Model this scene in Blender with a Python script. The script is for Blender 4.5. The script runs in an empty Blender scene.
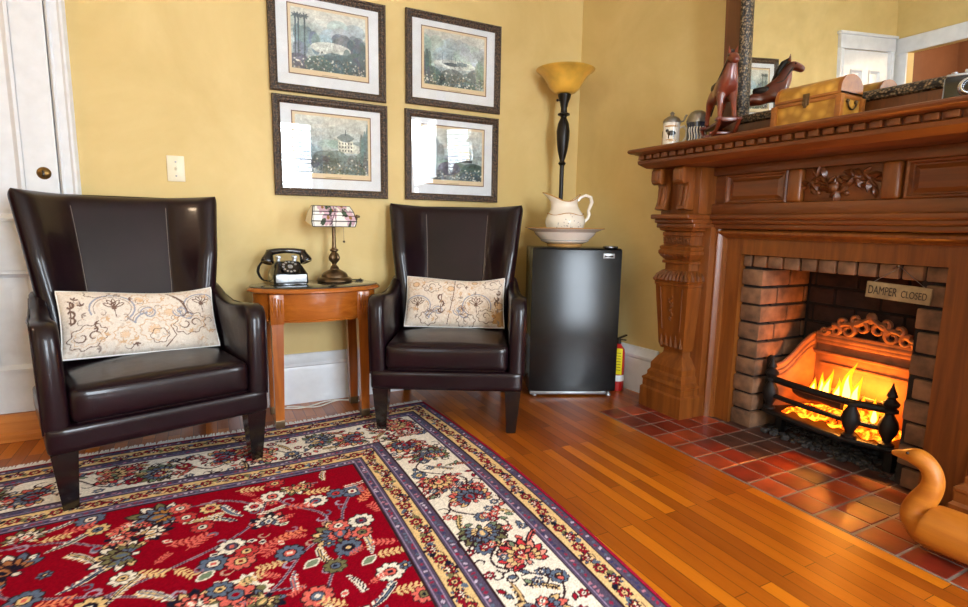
import bpy, bmesh, math, random
import numpy as np
from mathutils import Vector, Matrix
random.seed(7)
C = bpy.context.scene.collection
sc = bpy.context.scene
PI = math.pi
R = math.radians

# ------------------------------------------------------------------ camera
def setup_camera():
    yaw, pitch, roll, f = R(27.2134), R(8.3503), R(-0.9599), 538.74
    cy, sy, cp, sp = math.cos(yaw), math.sin(yaw), math.cos(pitch), math.sin(pitch)
    fwd = Vector((sy*cp, cy*cp, -sp))
    r = Vector((cy, -sy, 0))
    d = fwd.cross(r)
    r2 = r*math.cos(roll) + d*math.sin(roll)
    d2 = -r*math.sin(roll) + d*math.cos(roll)
    M = Matrix((r2, -d2, -fwd)).transposed().to_4x4()
    M.translation = (0, 0, 0.97)
    cam = bpy.data.cameras.new('camera')
    cam.sensor_width = 36
    cam.lens = f/968*36
    cam.clip_start = 0.02
    o = bpy.data.objects.new('camera', cam)
    C.objects.link(o)
    o.matrix_world = M
    sc.camera = o
setup_camera()

# ------------------------------------------------------------------ world, light, exposure
sc.view_settings.view_transform = 'Standard'
sc.view_settings.look = 'None'
sc.view_settings.gamma = 1
sc.view_settings.use_curve_mapping = False
sc.view_settings.exposure = 0.62
w = bpy.data.worlds.new('sky'); sc.world = w
w.use_nodes = True
bg = w.node_tree.nodes['Background']
bg.inputs[0].default_value = (0.80, 0.90, 1.0, 1)
bg.inputs[1].default_value = 2.5

def area(name, loc, aim, sx, sy, watt, col):
    l = bpy.data.lights.new(name, 'AREA')
    l.shape = 'RECTANGLE'; l.size = sx; l.size_y = sy
    l.energy = watt; l.color = col
    o = bpy.data.objects.new(name, l); C.objects.link(o)
    o.location = loc
    o.rotation_euler = (Vector(aim)-Vector(loc)).to_track_quat('-Z', 'Y').to_euler()
    return o
# daylight through the windows of the unseen walls (rear and right)
area('daylight_rear', (0.95, -2.45, 1.40), (0.95, 2.5, 1.0), 0.95, 2.0, 170, (0.80, 0.90, 1.0))
area('daylight_right', (2.88, -0.85, 1.50), (-0.5, 1.2, 1.1), 1.1, 1.7, 110, (0.82, 0.91, 1.0))
area('fill_left', (-1.64, -0.9, 1.50), (1.2, 1.3, 1.0), 1.0, 1.6, 10, (0.80, 0.90, 1.0))  # weak unseen fill from the left, added to brighten the room
# the fire
def point(name, loc, watt, col, r):
    l = bpy.data.lights.new(name, 'POINT'); l.energy = watt; l.color = col; l.shadow_soft_size = r
    o = bpy.data.objects.new(name, l); C.objects.link(o); o.location = loc
    return o
point('fire_glow', (2.53, 1.38, 0.26), 5.0, (1.0, 0.28, 0.03), 0.05)
point('fire_glow_low', (2.53, 1.24, 0.26), 4.0, (1.0, 0.30, 0.03), 0.03)

l = bpy.data.lights.new('fire_throw', 'SPOT'); l.energy = 26; l.color = (1.0, 0.36, 0.05); l.spot_size = R(110); l.spot_blend = 1.0; l.shadow_soft_size = 0.03
o = bpy.data.objects.new('fire_throw', l); C.objects.link(o); o.location = (2.44, 1.26, 0.30)
o.rotation_euler = (Vector((1.80, 1.02, 0.0))-Vector(o.location)).to_track_quat('-Z', 'Y').to_euler()

# ------------------------------------------------------------------ helpers
def lin(c):
    out = []
    for v in c:
        v = v/255.0
        out.append(v/12.92 if v <= 0.04045 else ((v+0.055)/1.055)**2.4)
    return out
def rgba(c): return (*lin(c), 1.0)

def thing(name, label, cat, loc=(0, 0, 0), rz=0.0, group=None):
    o = bpy.data.objects.new(name, None); C.objects.link(o)
    o.location = loc; o.rotation_euler = (0, 0, rz); o.empty_display_size = 0.05
    return tag(o, label, cat, group)
def tag(o, label=None, cat=None, group=None, kind=None):
    if label: o['label'] = label
    if cat: o['category'] = cat
    if group: o['group'] = group
    if kind: o['kind'] = kind
    return o

class B:
    """collects shapes into one mesh"""
    def __init__(s, M=None):
        s.bm = bmesh.new(); s.M = M or Matrix(); s.mi = 0
    def v(s, p): return s.bm.verts.new(s.M @ Vector(p))
    def f(s, vs):
        try:
            fc = s.bm.faces.new(vs); fc.material_index = s.mi; return fc
        except ValueError: return None
    def merge(s, t):
        me = bpy.data.meshes.new('tmp'); t.to_mesh(me); t.free()
        me.transform(s.M)
        n = len(s.bm.faces); s.bm.from_mesh(me); bpy.data.meshes.remove(me)
        s.bm.faces.ensure_lookup_table()
        for i in range(n, len(s.bm.faces)): s.bm.faces[i].material_index = s.mi
    def box(s, x0, x1, y0, y1, z0, z1, bev=0.0, seg=2, rot=None):
        t = bmesh.new()
        bmesh.ops.create_cube(t, size=1)
        c = Vector(((x0+x1)/2, (y0+y1)/2, (z0+z1)/2))
        for q in t.verts: q.co = Vector((q.co.x*(x1-x0), q.co.y*(y1-y0), q.co.z*(z1-z0)))
        if bev: bmesh.ops.bevel(t, geom=list(t.edges), offset=bev, segments=seg, profile=0.5, affect='EDGES')
        for q in t.verts:
            if rot: q.co = rot @ q.co
            q.co += c
        s.merge(t); return s
    def prism(s, poly, ax, a0, a1, bev=0.0, seg=2):
        """poly in the two other axes (cyclic order kept x<y<z), extruded along axis ax"""
        t = bmesh.new()
        def mk(p, a):
            l = list(p); l.insert(ax, a); return l
        A = [t.verts.new(mk(p, a0)) for p in poly]; Z = [t.verts.new(mk(p, a1)) for p in poly]
        n = len(poly)
        t.faces.new(A[::-1]); t.faces.new(Z)
        for i in range(n): t.faces.new((A[i], A[(i+1) % n], Z[(i+1) % n], Z[i]))
        bmesh.ops.recalc_face_normals(t, faces=list(t.faces))
        if bev:
            E = [e for e in t.edges if e.calc_face_angle(0) > 0.6]
            bmesh.ops.bevel(t, geom=E, offset=bev, segments=seg, profile=0.5, affect='EDGES')
        s.merge(t); return s
    def loft(s, rings, cap0=True, cap1=True, closed=True):
        vs = [[s.v(p) for p in r] for r in rings]
        n = len(vs[0])
        for a, b in zip(vs, vs[1:]):
            for i in range(n if closed else n-1):
                s.f((a[i], a[(i+1) % n], b[(i+1) % n], b[i]))
        if cap0: s.f(vs[0][::-1])
        if cap1: s.f(vs[-1])
        return s
    def lathe(s, prof, seg=32, o=(0, 0, 0), ax=None, cap0=True, cap1=True, fn=None):
        m = Matrix.Translation(o) @ (Vector((0, 0, 1)).rotation_difference(Vector(ax)).to_matrix().to_4x4() if ax else Matrix())
        rings = []
        for r, z in prof:
            ring = []
            for i in range(seg):
                a = 2*PI*i/seg
                rr = r*(fn(a, z) if fn else 1)
                ring.append(m @ Vector((rr*math.cos(a), rr*math.sin(a), z)))
            rings.append(ring)
        return s.loft(rings, cap0, cap1)
    def tube(s, pts, r, seg=8, closed=False):
        P = [Vector(p) for p in pts]; n = len(P)
        rr = r if isinstance(r, (list, tuple)) else [r]*n
        rings = []; up = None
        for i in range(n):
            t = (P[(i+1) % n]-P[i-1]) if closed else (P[min(i+1, n-1)]-P[max(i-1, 0)])
            t.normalize()
            if up is None:
                up = t.orthogonal().normalized()
            up = (up - t*up.dot(t)).normalized()
            b = t.cross(up)
            rings.append([P[i]+(up*math.cos(2*PI*k/seg)+b*math.sin(2*PI*k/seg))*rr[i] for k in range(seg)])
        if closed: rings.append(rings[0])
        return s.loft(rings, not closed, not closed)
    def grid(s, fn, nu, nv, wu=False):
        vs = [[s.v(fn(i/nu if not wu else i/nu, j/nv)) for i in range(nu if wu else nu+1)] for j in range(nv+1)]
        for j in range(nv):
            for i in range(nu):
                k = (i+1) % nu if wu else i+1
                s.f((vs[j][i], vs[j][k], vs[j+1][k], vs[j+1][i]))
        return s
    def rbox(s, c, h, r, n=8, puff=None):
        """rounded box by clamped offset, optional puff(p)->offset"""
        t = bmesh.new()
        bmesh.ops.create_cube(t, size=2)
        bmesh.ops.subdivide_edges(t, edges=list(t.edges), cuts=n, use_grid_fill=True)
        for q in t.verts:
            # bunch the samples towards the edges
            u = Vector([math.sin(x*PI/2) if abs(x) < 1 else x for x in q.co])
            p = Vector((u.x*h[0], u.y*h[1], u.z*h[2]))
            k = Vector([max(-(h[i]-r), min(h[i]-r, p[i])) for i in range(3)])
            d = p-k
            if d.length > 1e-9: p = k + d.normalized()*r if max(abs(u[0]), abs(u[1]), abs(u[2])) > 0.999 else p
            if puff: p = p + Vector(puff(u))
            q.co = p + Vector(c)
        s.merge(t); return s
    def sphere(s, c, r, seg=16, sc_=(1, 1, 1)):
        t = bmesh.new()
        bmesh.ops.create_uvsphere(t, u_segments=seg, v_segments=max(6, seg//2), radius=1)
        for q in t.verts: q.co = Vector((q.co.x*r*sc_[0], q.co.y*r*sc_[1], q.co.z*r*sc_[2])) + Vector(c)
        s.merge(t); return s
    def obj(s, name, mats, parent=None, world=False, ang=35, fix=True, loc=None):
        me = bpy.data.meshes.new(name)
        if fix: bmesh.ops.recalc_face_normals(s.bm, faces=list(s.bm.faces))
        off = None
        if parent is not None and world: off = Vector(parent.location)
        elif loc is not None: off = Vector(loc)
        if off is not None: bmesh.ops.translate(s.bm, verts=list(s.bm.verts), vec=-off)
        s.bm.to_mesh(me); s.bm.free()
        for p in me.polygons: p.use_smooth = True
        me.set_sharp_from_angle(angle=R(ang))
        for m in (mats if isinstance(mats, (list, tuple)) else [mats]): me.materials.append(m)
        o = bpy.data.objects.new(name, me); C.objects.link(o)
        if parent is not None: o.parent = parent
        elif loc is not None: o.location = loc
        return o

def copy_tree(o, parent=None):
    c = o.copy(); C.objects.link(c)
    if parent: c.parent = parent
    for ch in list(o.children): copy_tree(ch, c)
    return c

def skinned(name, pts, edges, radii, mat, parent=None, sub=2, post=None):
    me = bpy.data.meshes.new('tmp'); me.from_pydata([Vector(p) for p in pts], edges, [])
    o = bpy.data.objects.new('tmp', me); C.objects.link(o)
    m = o.modifiers.new('s', 'SKIN'); m.use_smooth_shade = True
    for i, r in enumerate(radii):
        sv = me.skin_vertices[0].data[i]
        sv.radius = r if isinstance(r, (tuple, list)) else (r, r)
        sv.use_root = (i == 0)
    u = o.modifiers.new('u', 'SUBSURF'); u.levels = sub; u.render_levels = sub
    dg = bpy.context.evaluated_depsgraph_get(); dg.update()
    m2 = bpy.data.meshes.new_from_object(o.evaluated_get(dg))
    bpy.data.objects.remove(o); bpy.data.meshes.remove(me)
    m2.name = name; m2.materials.clear(); m2.materials.append(mat)
    for p in m2.polygons: p.use_smooth = True
    if post:
        for q in m2.vertices: q.co = post(q.co.copy())
    r = bpy.data.objects.new(name, m2); C.objects.link(r)
    if parent is not None: r.parent = parent
    return r

def text_mesh(name, body, size, depth, mat, M, parent=None, align='CENTER'):
    cu = bpy.data.curves.new('t', 'FONT'); cu.body = body; cu.size = size; cu.extrude = depth
    cu.align_x = align; cu.align_y = 'CENTER'
    o = bpy.data.objects.new('t', cu); C.objects.link(o)
    dg = bpy.context.evaluated_depsgraph_get(); dg.update()
    me = bpy.data.meshes.new_from_object(o.evaluated_get(dg))
    bpy.data.objects.remove(o); bpy.data.curves.remove(cu)
    me.transform(M); me.name = name; me.materials.clear(); me.materials.append(mat)
    r = bpy.data.objects.new(name, me); C.objects.link(r)
    if parent is not None: r.parent = parent
    return r

# ------------------------------------------------------------------ materials
def nodes(name):
    m = bpy.data.materials.new(name); m.use_nodes = True
    nt = m.node_tree; return m, nt, nt.nodes['Principled BSDF']
def link(nt, a, b): nt.links.new(a, b)
def coord(nt, scale=(1, 1, 1), rot=(0, 0, 0), kind='Object'):
    tc = nt.nodes.new('ShaderNodeTexCoord'); mp = nt.nodes.new('ShaderNodeMapping')
    mp.inputs['Scale'].default_value = scale; mp.inputs['Rotation'].default_value = rot
    link(nt, tc.outputs[kind], mp.inputs[0]); return mp.outputs[0]
def noise(nt, vec, scale, detail=4, rough=0.5, dist=0.0):
    n = nt.nodes.new('ShaderNodeTexNoise'); n.inputs['Scale'].default_value = scale
    n.inputs['Detail'].default_value = detail; n.inputs['Roughness'].default_value = rough
    n.inputs['Distortion'].default_value = dist
    if vec is not None: link(nt, vec, n.inputs['Vector'])
    return n.outputs['Fac']
def ramp(nt, fac, stops):
    r = nt.nodes.new('ShaderNodeValToRGB'); e = r.color_ramp.elements
    while len(e) < len(stops): e.new(0.5)
    for el, (p, c) in zip(e, stops): el.position = p; el.color = rgba(c)
    link(nt, fac, r.inputs[0]); return r.outputs[0]
def mix(nt, a, b, fac, mode='MIX'):
    m = nt.nodes.new('ShaderNodeMix'); m.data_type = 'RGBA'; m.blend_type = mode
    for s, x in ((m.inputs[6], a), (m.inputs[7], b)):
        if isinstance(x, (tuple, list)): s.default_value = rgba(x)
        else: link(nt, x, s)
    if isinstance(fac, (int, float)): m.inputs[0].default_value = fac
    else: link(nt, fac, m.inputs[0])
    return m.outputs[2]
def bump(nt, p, h, strength=0.2, dist=0.01):
    b = nt.nodes.new('ShaderNodeBump'); b.inputs['Strength'].default_value = strength
    b.inputs['Distance'].default_value = dist
    link(nt, h, b.inputs['Height']); link(nt, b.outputs[0], p.inputs['Normal'])
def simple(name, col, rough=0.5, metal=0.0, coat=0.0, var=0.0, vs=20, bmp=0.0, bs=60, bd=0.003, spec=0.5, sheen=0.0):
    m, nt, p = nodes(name)
    p.inputs['Roughness'].default_value = rough; p.inputs['Metallic'].default_value = metal
    p.inputs['Coat Weight'].default_value = coat; p.inputs['Coat Roughness'].default_value = 0.15
    p.inputs['Specular IOR Level'].default_value = spec
    p.inputs['Sheen Weight'].default_value = sheen
    v = coord(nt)
    n = noise(nt, v, vs, 5)
    d = max(var, 0.02)
    c2 = [max(0, x*(1-d)) for x in col]; c3 = [min(255, x*(1+d)) for x in col]
    link(nt, ramp(nt, n, [(0.3, c2), (0.7, c3)]), p.inputs['Base Color'])
    if bmp: bump(nt, p, noise(nt, v, bs, 3), bmp, bd)
    return m
def wood(name, dark, light, ax=2, rough=0.35, coat=0.25, scale=1.0, bmp=0.05):
    """grain runs along axis ax (object space)"""
    m, nt, p = nodes(name)
    sx = [14*scale]*3; sx[ax] = 1.1*scale
    v = coord(nt, tuple(sx))
    n1 = noise(nt, v, 2.2, 6, 0.6, 0.6)
    n2 = noise(nt, v, 9.0, 4, 0.6)
    c = ramp(nt, n1, [(0.28, dark), (0.72, light)])
    c = mix(nt, c, [x*0.62 for x in dark], ramp(nt, n2, [(0.55, (0, 0, 0)), (0.8, (120, 120, 120))]))
    link(nt, c, p.inputs['Base Color'])
    p.inputs['Roughness'].default_value = rough
    p.inputs['Coat Weight'].default_value = coat; p.inputs['Coat Roughness'].default_value = 0.2
    bump(nt, p, n2, bmp, 0.002)
    return m
def vcol(name, rough=0.8, bmp=0.0, bs=400, bd=0.002, sheen=0.0, spec=0.3):
    m, nt, p = nodes(name)
    a = nt.nodes.new('ShaderNodeAttribute'); a.attribute_name = 'Col'
    link(nt, a.outputs['Color'], p.inputs['Base Color'])
    p.inputs['Roughness'].default_value = rough; p.inputs['Sheen Weight'].default_value = sheen
    p.inputs['Specular IOR Level'].default_value = spec
    if bmp: bump(nt, p, noise(nt, coord(nt), bs, 2), bmp, bd)
    return m
def emis(name, col, strength):
    m, nt, p = nodes(name)
    p.inputs['Base Color'].default_value = rgba(col)
    p.inputs['Emission Color'].default_value = rgba(col); p.inputs['Emission Strength'].default_value = strength
    return m
def glass_pane(name, refl=0.10):
    m, nt, p = nodes(name); nt.nodes.remove(p)
    out = nt.nodes['Material Output']
    t = nt.nodes.new('ShaderNodeBsdfTransparent'); g = nt.nodes.new('ShaderNodeBsdfGlossy')
    g.inputs['Roughness'].default_value = 0.0
    fr = nt.nodes.new('ShaderNodeFresnel'); ge = nt.nodes.new('ShaderNodeNewGeometry')
    mr = nt.nodes.new('ShaderNodeMapRange'); link(nt, ge.outputs['Backfacing'], mr.inputs[0])
    mr.inputs[3].default_value = 1.5; mr.inputs[4].default_value = 1/1.5; link(nt, mr.outputs[0], fr.inputs[0])
    mx = nt.nodes.new('ShaderNodeMixShader')
    link(nt, fr.outputs[0], mx.inputs[0]); link(nt, t.outputs[0], mx.inputs[1]); link(nt, g.outputs[0], mx.inputs[2])
    link(nt, mx.outputs[0], out.inputs[0]); return m

def m_wall():
    m, nt, p = nodes('yellow_plaster')
    v = coord(nt)
    n1 = noise(nt, v, 1.6, 6, 0.6, 0.8); n2 = noise(nt, v, 9, 5, 0.65, 1.2)
    c = ramp(nt, n1, [(0.3, (208, 182, 118)), (0.7, (224, 200, 138))])
    c = mix(nt, c, (230, 210, 154), ramp(nt, n2, [(0.5, (0, 0, 0)), (0.75, (90, 90, 90))]))
    link(nt, c, p.inputs['Base Color']); p.inputs['Roughness'].default_value = 0.55
    p.inputs['Specular IOR Level'].default_value = 0.35
    bump(nt, p, n2, 0.15, 0.004); return m
def m_floor():
    m, nt, p = nodes('oak_strip_floor')
    v = coord(nt, (1, 1, 1), (0, 0, R(90)))
    b = nt.nodes.new('ShaderNodeTexBrick'); link(nt, v, b.inputs['Vector'])
    b.offset = 0.37; b.offset_frequency = 2
    b.inputs['Scale'].default_value = 1.0; b.inputs['Brick Width'].default_value = 0.62
    b.inputs['Row Height'].default_value = 0.050; b.inputs['Mortar Size'].default_value = 0.0011
    b.inputs['Color1'].default_value = (0, 0, 0, 1); b.inputs['Color2'].default_value = (1, 1, 1, 1)
    b.inputs['Mortar'].default_value = (0.1, 0.1, 0.1, 1); b.inputs['Bias'].default_value = 0.0
    c = ramp(nt, b.outputs['Color'], [(0.0, (126, 56, 4)), (0.35, (152, 74, 6)), (0.7, (170, 88, 9)), (1.0, (194, 108, 14))])
    g = noise(nt, coord(nt, (30, 1.6, 1)), 3.0, 6, 0.65, 0.5)
    c = mix(nt, c, (84, 36, 6), ramp(nt, g, [(0.48, (0, 0, 0)), (0.75, (130, 130, 130))]))
    pch = noise(nt, coord(nt, (9, 1.2, 1)), 1.0, 3)
    c = mix(nt, c, (196, 116, 28), ramp(nt, pch, [(0.5, (0, 0, 0)), (0.8, (110, 110, 110))]))
    c = mix(nt, c, (60, 26, 6), b.outputs['Fac'])
    link(nt, c, p.inputs['Base Color'])
    rr = nt.nodes.new('ShaderNodeMapRange'); link(nt, g, rr.inputs[0])
    rr.inputs[3].default_value = 0.26; rr.inputs[4].default_value = 0.42
    link(nt, rr.outputs[0], p.inputs['Roughness'])
    p.inputs['Coat Weight'].default_value = 0.25; p.inputs['Coat Roughness'].default_value = 0.22
    bump(nt, p, g, 0.06, 0.002); return m
def m_leather():
    m, nt, p = nodes('aubergine_leather')
    v = coord(nt)
    n = noise(nt, v, 5, 4)
    link(nt, ramp(nt, n, [(0.3, (18, 7, 12)), (0.7, (28, 11, 18))]), p.inputs['Base Color'])
    p.inputs['Roughness'].default_value = 0.32; p.inputs['Specular IOR Level'].default_value = 0.22
    p.inputs['Coat Weight'].default_value = 0.3; p.inputs['Coat Roughness'].default_value = 0.10
    vo = nt.nodes.new('ShaderNodeTexVoronoi'); vo.inputs['Scale'].default_value = 220; link(nt, v, vo.inputs['Vector'])
    n2 = noise(nt, v, 22, 4)
    mm = nt.nodes.new('ShaderNodeMath'); mm.operation = 'MULTIPLY_ADD'; mm.inputs[1].default_value = 0.12
    link(nt, vo.outputs['Distance'], mm.inputs[0]); link(nt, n2, mm.inputs[2])
    bump(nt, p, mm.outputs[0], 0.22, 0.004); return m
def m_carved(name, a, b, scale=160, rough=0.4):
    m, nt, p = nodes(name)
    v = coord(nt)
    vo = nt.nodes.new('ShaderNodeTexVoronoi'); vo.inputs['Scale'].default_value = scale; link(nt, v, vo.inputs['Vector'])
    link(nt, ramp(nt, vo.outputs['Distance'], [(0.15, b), (0.6, a)]), p.inputs['Base Color'])
    p.inputs['Roughness'].default_value = rough
    inv = nt.nodes.new('ShaderNodeMath'); inv.operation = 'SUBTRACT'; inv.inputs[0].default_value = 1
    link(nt, vo.outputs['Distance'], inv.inputs[1])
    bump(nt, p, inv.outputs[0], 0.6, 0.004); return m
def m_coals():
    m, nt, p = nodes('glowing_coals')
    v = coord(nt)
    n = noise(nt, v, 38, 5, 0.6, 0.4)
    link(nt, ramp(nt, n, [(0.35, (20, 10, 6)), (0.6, (70, 30, 12))]), p.inputs['Base Color'])
    link(nt, ramp(nt, n, [(0.36, (30, 4, 0)), (0.48, (230, 70, 4)), (0.64, (255, 160, 30))]), p.inputs['Emission Color'])
    p.inputs['Emission Strength'].default_value = 3.6
    p.inputs['Roughness'].default_value = 0.9
    bump(nt, p, n, 0.6, 0.01); return m

MT = {}
MT['wall'] = m_wall(); MT['floor'] = m_floor(); MT['leather'] = m_leather()
MT['white'] = simple('white_gloss_paint', (226, 230, 234), 0.35, var=0.02)
MT['ceil'] = simple('ceiling_white', (236, 232, 222), 0.8)
MT['oak'] = wood('fireplace_oak_upright', (100, 50, 14), (144, 82, 28), 2, 0.38, 0.2)
MT['oakh'] = wood('fireplace_oak_lengthwise', (94, 46, 14), (134, 74, 27), 1, 0.38, 0.2)
MT['oakd'] = wood('fireplace_oak_carving', (84, 42, 16), (120, 68, 28), 2, 0.4, 0.2)
MT['sill'] = wood('door_sill_oak', (176, 100, 34), (206, 130, 54), 0, 0.4, 0.2)
MT['cherry'] = wood('cherry_wood', (140, 70, 18), (186, 106, 34), 2, 0.28, 0.4)
MT['cherryh'] = wood('cherry_wood_top', (140, 70, 18), (186, 106, 34), 0, 0.25, 0.5)
MT['ebony'] = simple('black_lacquered_wood', (16, 12, 12), 0.22, coat=0.5)
MT['seam'] = simple('pale_seam_thread', (104, 94, 88), 0.6)
MT['black'] = simple('black_plastic', (14, 14, 15), 0.18, coat=0.5)
MT['blackm'] = simple('black_metal', (20, 16, 14), 0.35, metal=0.3)
MT['iron'] = simple('cast_iron', (30, 26, 24), 0.55, metal=0.5, var=0.2, bmp=0.3, bs=90)
MT['ironb'] = simple('cast_iron_fireback', (132, 86, 54), 0.6, metal=0.0, var=0.15, bmp=0.25, bs=40)
MT['chrome'] = simple('chrome', (205, 208, 212), 0.12, metal=1.0)
MT['silver'] = simple('brushed_silver', (170, 174, 178), 0.35, metal=0.7)
MT['bronze'] = simple('antique_bronze', (104, 84, 62), 0.35, metal=0.85, var=0.15)
MT['brass'] = simple('antique_brass', (120, 92, 48), 0.35, metal=0.85, var=0.2)
MT['fridge'] = simple('black_fridge_enamel', (5, 6, 8), 0.2, coat=0.0, spec=0.3, bmp=0.02, bs=40)
MT['porc'] = simple('cream_porcelain', (240, 232, 218), 0.15, coat=0.5)
MT['gold'] = simple('gilt_edge', (206, 158, 92), 0.25, metal=0.2)
MT['shade'] = simple('amber_glass', (222, 174, 70), 0.3, coat=0.4, var=0.12, vs=9)
MT['red'] = simple('red_enamel', (176, 20, 18), 0.3, coat=0.4)
MT['yellow'] = simple('yellow_tag', (236, 216, 20), 0.5)
MT['tile'] = simple('terracotta_tile', (112, 34, 18), 0.42, var=0.22, vs=7, coat=0.1, bmp=0.1, bs=60)
MT['tile2'] = simple('orange_terracotta_tile', (146, 58, 28), 0.42, var=0.2, vs=9, coat=0.1, bmp=0.1)
MT['tile3'] = simple('sooty_terracotta_tile', (70, 40, 30), 0.55, var=0.25, vs=12, bmp=0.1)
MT['grout'] = simple('grey_grout', (128, 112, 100), 0.9, var=0.12)
MT['brick'] = simple('old_brick', (112, 80, 56), 0.85, var=0.28, vs=14, bmp=0.4, bs=80, bd=0.004)
MT['mortar'] = simple('sooty_mortar', (34, 26, 22), 0.95, var=0.2)
MT['soot'] = simple('sooty_firebrick', (40, 26, 20), 0.95, var=0.3, bmp=0.3)
MT['ash'] = simple('grey_ash', (46, 42, 40), 0.95, var=0.5, vs=60, bmp=0.6, bs=120)
MT['coals'] = m_coals()
MT['log'] = simple('charred_log', (44, 26, 16), 0.9, var=0.3, bmp=0.5)
MT['frame'] = m_carved('bronze_carved_frame', (34, 24, 18), (122, 96, 70), 150)
MT['mcarve'] = m_carved('mirror_carved_edge', (24, 18, 14), (150, 126, 92), 110)
MT['mwood'] = wood('mirror_walnut', (78, 40, 14), (116, 64, 24), 2, 0.35, 0.3)
MT['mat'] = simple('white_mat_board', (226, 232, 236), 0.8)
MT['paint'] = vcol('printed_paper', 0.8)
MT['rug'] = vcol('woven_wool_pile', 0.95, 0.35, 700, 0.0015, 0.0, 0.05)
MT['cloth'] = vcol('paisley_cloth', 0.9, 0.4, 500, 0.001, 0.2)
MT['fringe'] = simple('cream_rug_fringe', (240, 238, 232), 0.9)
MT['glass'] = glass_pane('picture_glass')
MT['ivory'] = simple('ivory_plastic', (232, 224, 196), 0.4)
MT['horse'] = simple('chestnut_lacquer', (112, 42, 20), 0.28, coat=0.5, var=0.2)
MT['mane'] = simple('dark_mane', (36, 24, 18), 0.5)
MT['swan'] = wood('carved_pine', (166, 92, 14), (196, 120, 30), 1, 0.5, 0.05, 0.7)
MT['box'] = m_carved('burl_veneer', (176, 122, 40), (218, 166, 70), 26, 0.35)
MT['boxd'] = wood('box_edging', (138, 76, 20), (176, 106, 36), 1, 0.35, 0.3)
MT['plaque'] = simple('weathered_board', (150, 128, 92), 0.7, var=0.15)
MT['ink'] = simple('dark_lettering', (52, 40, 28), 0.7)
MT['wire'] = simple('steel_wire', (150, 150, 150), 0.3, metal=1)
MT['cord'] = simple('white_cord', (224, 220, 210), 0.5)
MT['bcord'] = simple('black_cord', (16, 15, 15), 0.5)
MT['mirror'] = simple('silvered_mirror', (238, 240, 236), 0.0, metal=1.0)
MT['mirror'].node_tree.nodes['Principled BSDF'].inputs['Roughness'].default_value = 0.0
MT['tglass'] = simple('dark_table_glass', (40, 46, 46), 0.06, coat=0.6)
MT['hall'] = simple('hall_brown_paint', (120, 78, 52), 0.7)
MT['slat'] = simple('white_blind_slat', (238, 240, 242), 0.5)
MT['lead'] = simple('lead_came', (34, 30, 28), 0.4, metal=0.4)
MT['lshade'] = vcol('stained_glass', 0.2, spec=0.6)
MT['navy'] = simple('dark_blue_glaze', (30, 36, 56), 0.2, coat=0.5)
MT['pewter'] = simple('pewter', (150, 146, 138), 0.3, metal=0.9)
MT['sbrick'] = simple('sooty_brick', (52, 32, 24), 0.9, var=0.35, vs=12, bmp=0.4, bs=80, bd=0.004)
MT['flame'] = emis('flame_core', (255, 196, 84), 9)
def m_flame():
    m, nt, p = nodes('flame_edge'); nt.nodes.remove(p)
    t = nt.nodes.new('ShaderNodeBsdfTransparent'); e = nt.nodes.new('ShaderNodeEmission')
    e.inputs[0].default_value = rgba((255, 112, 10)); e.inputs[1].default_value = 4.5
    mx = nt.nodes.new('ShaderNodeMixShader'); mx.inputs[0].default_value = 0.5
    link(nt, t.outputs[0], mx.inputs[1]); link(nt, e.outputs[0], mx.inputs[2]); link(nt, mx.outputs[0], nt.nodes['Material Output'].inputs[0])
    return m
MT['flameo'] = m_flame()

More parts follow.
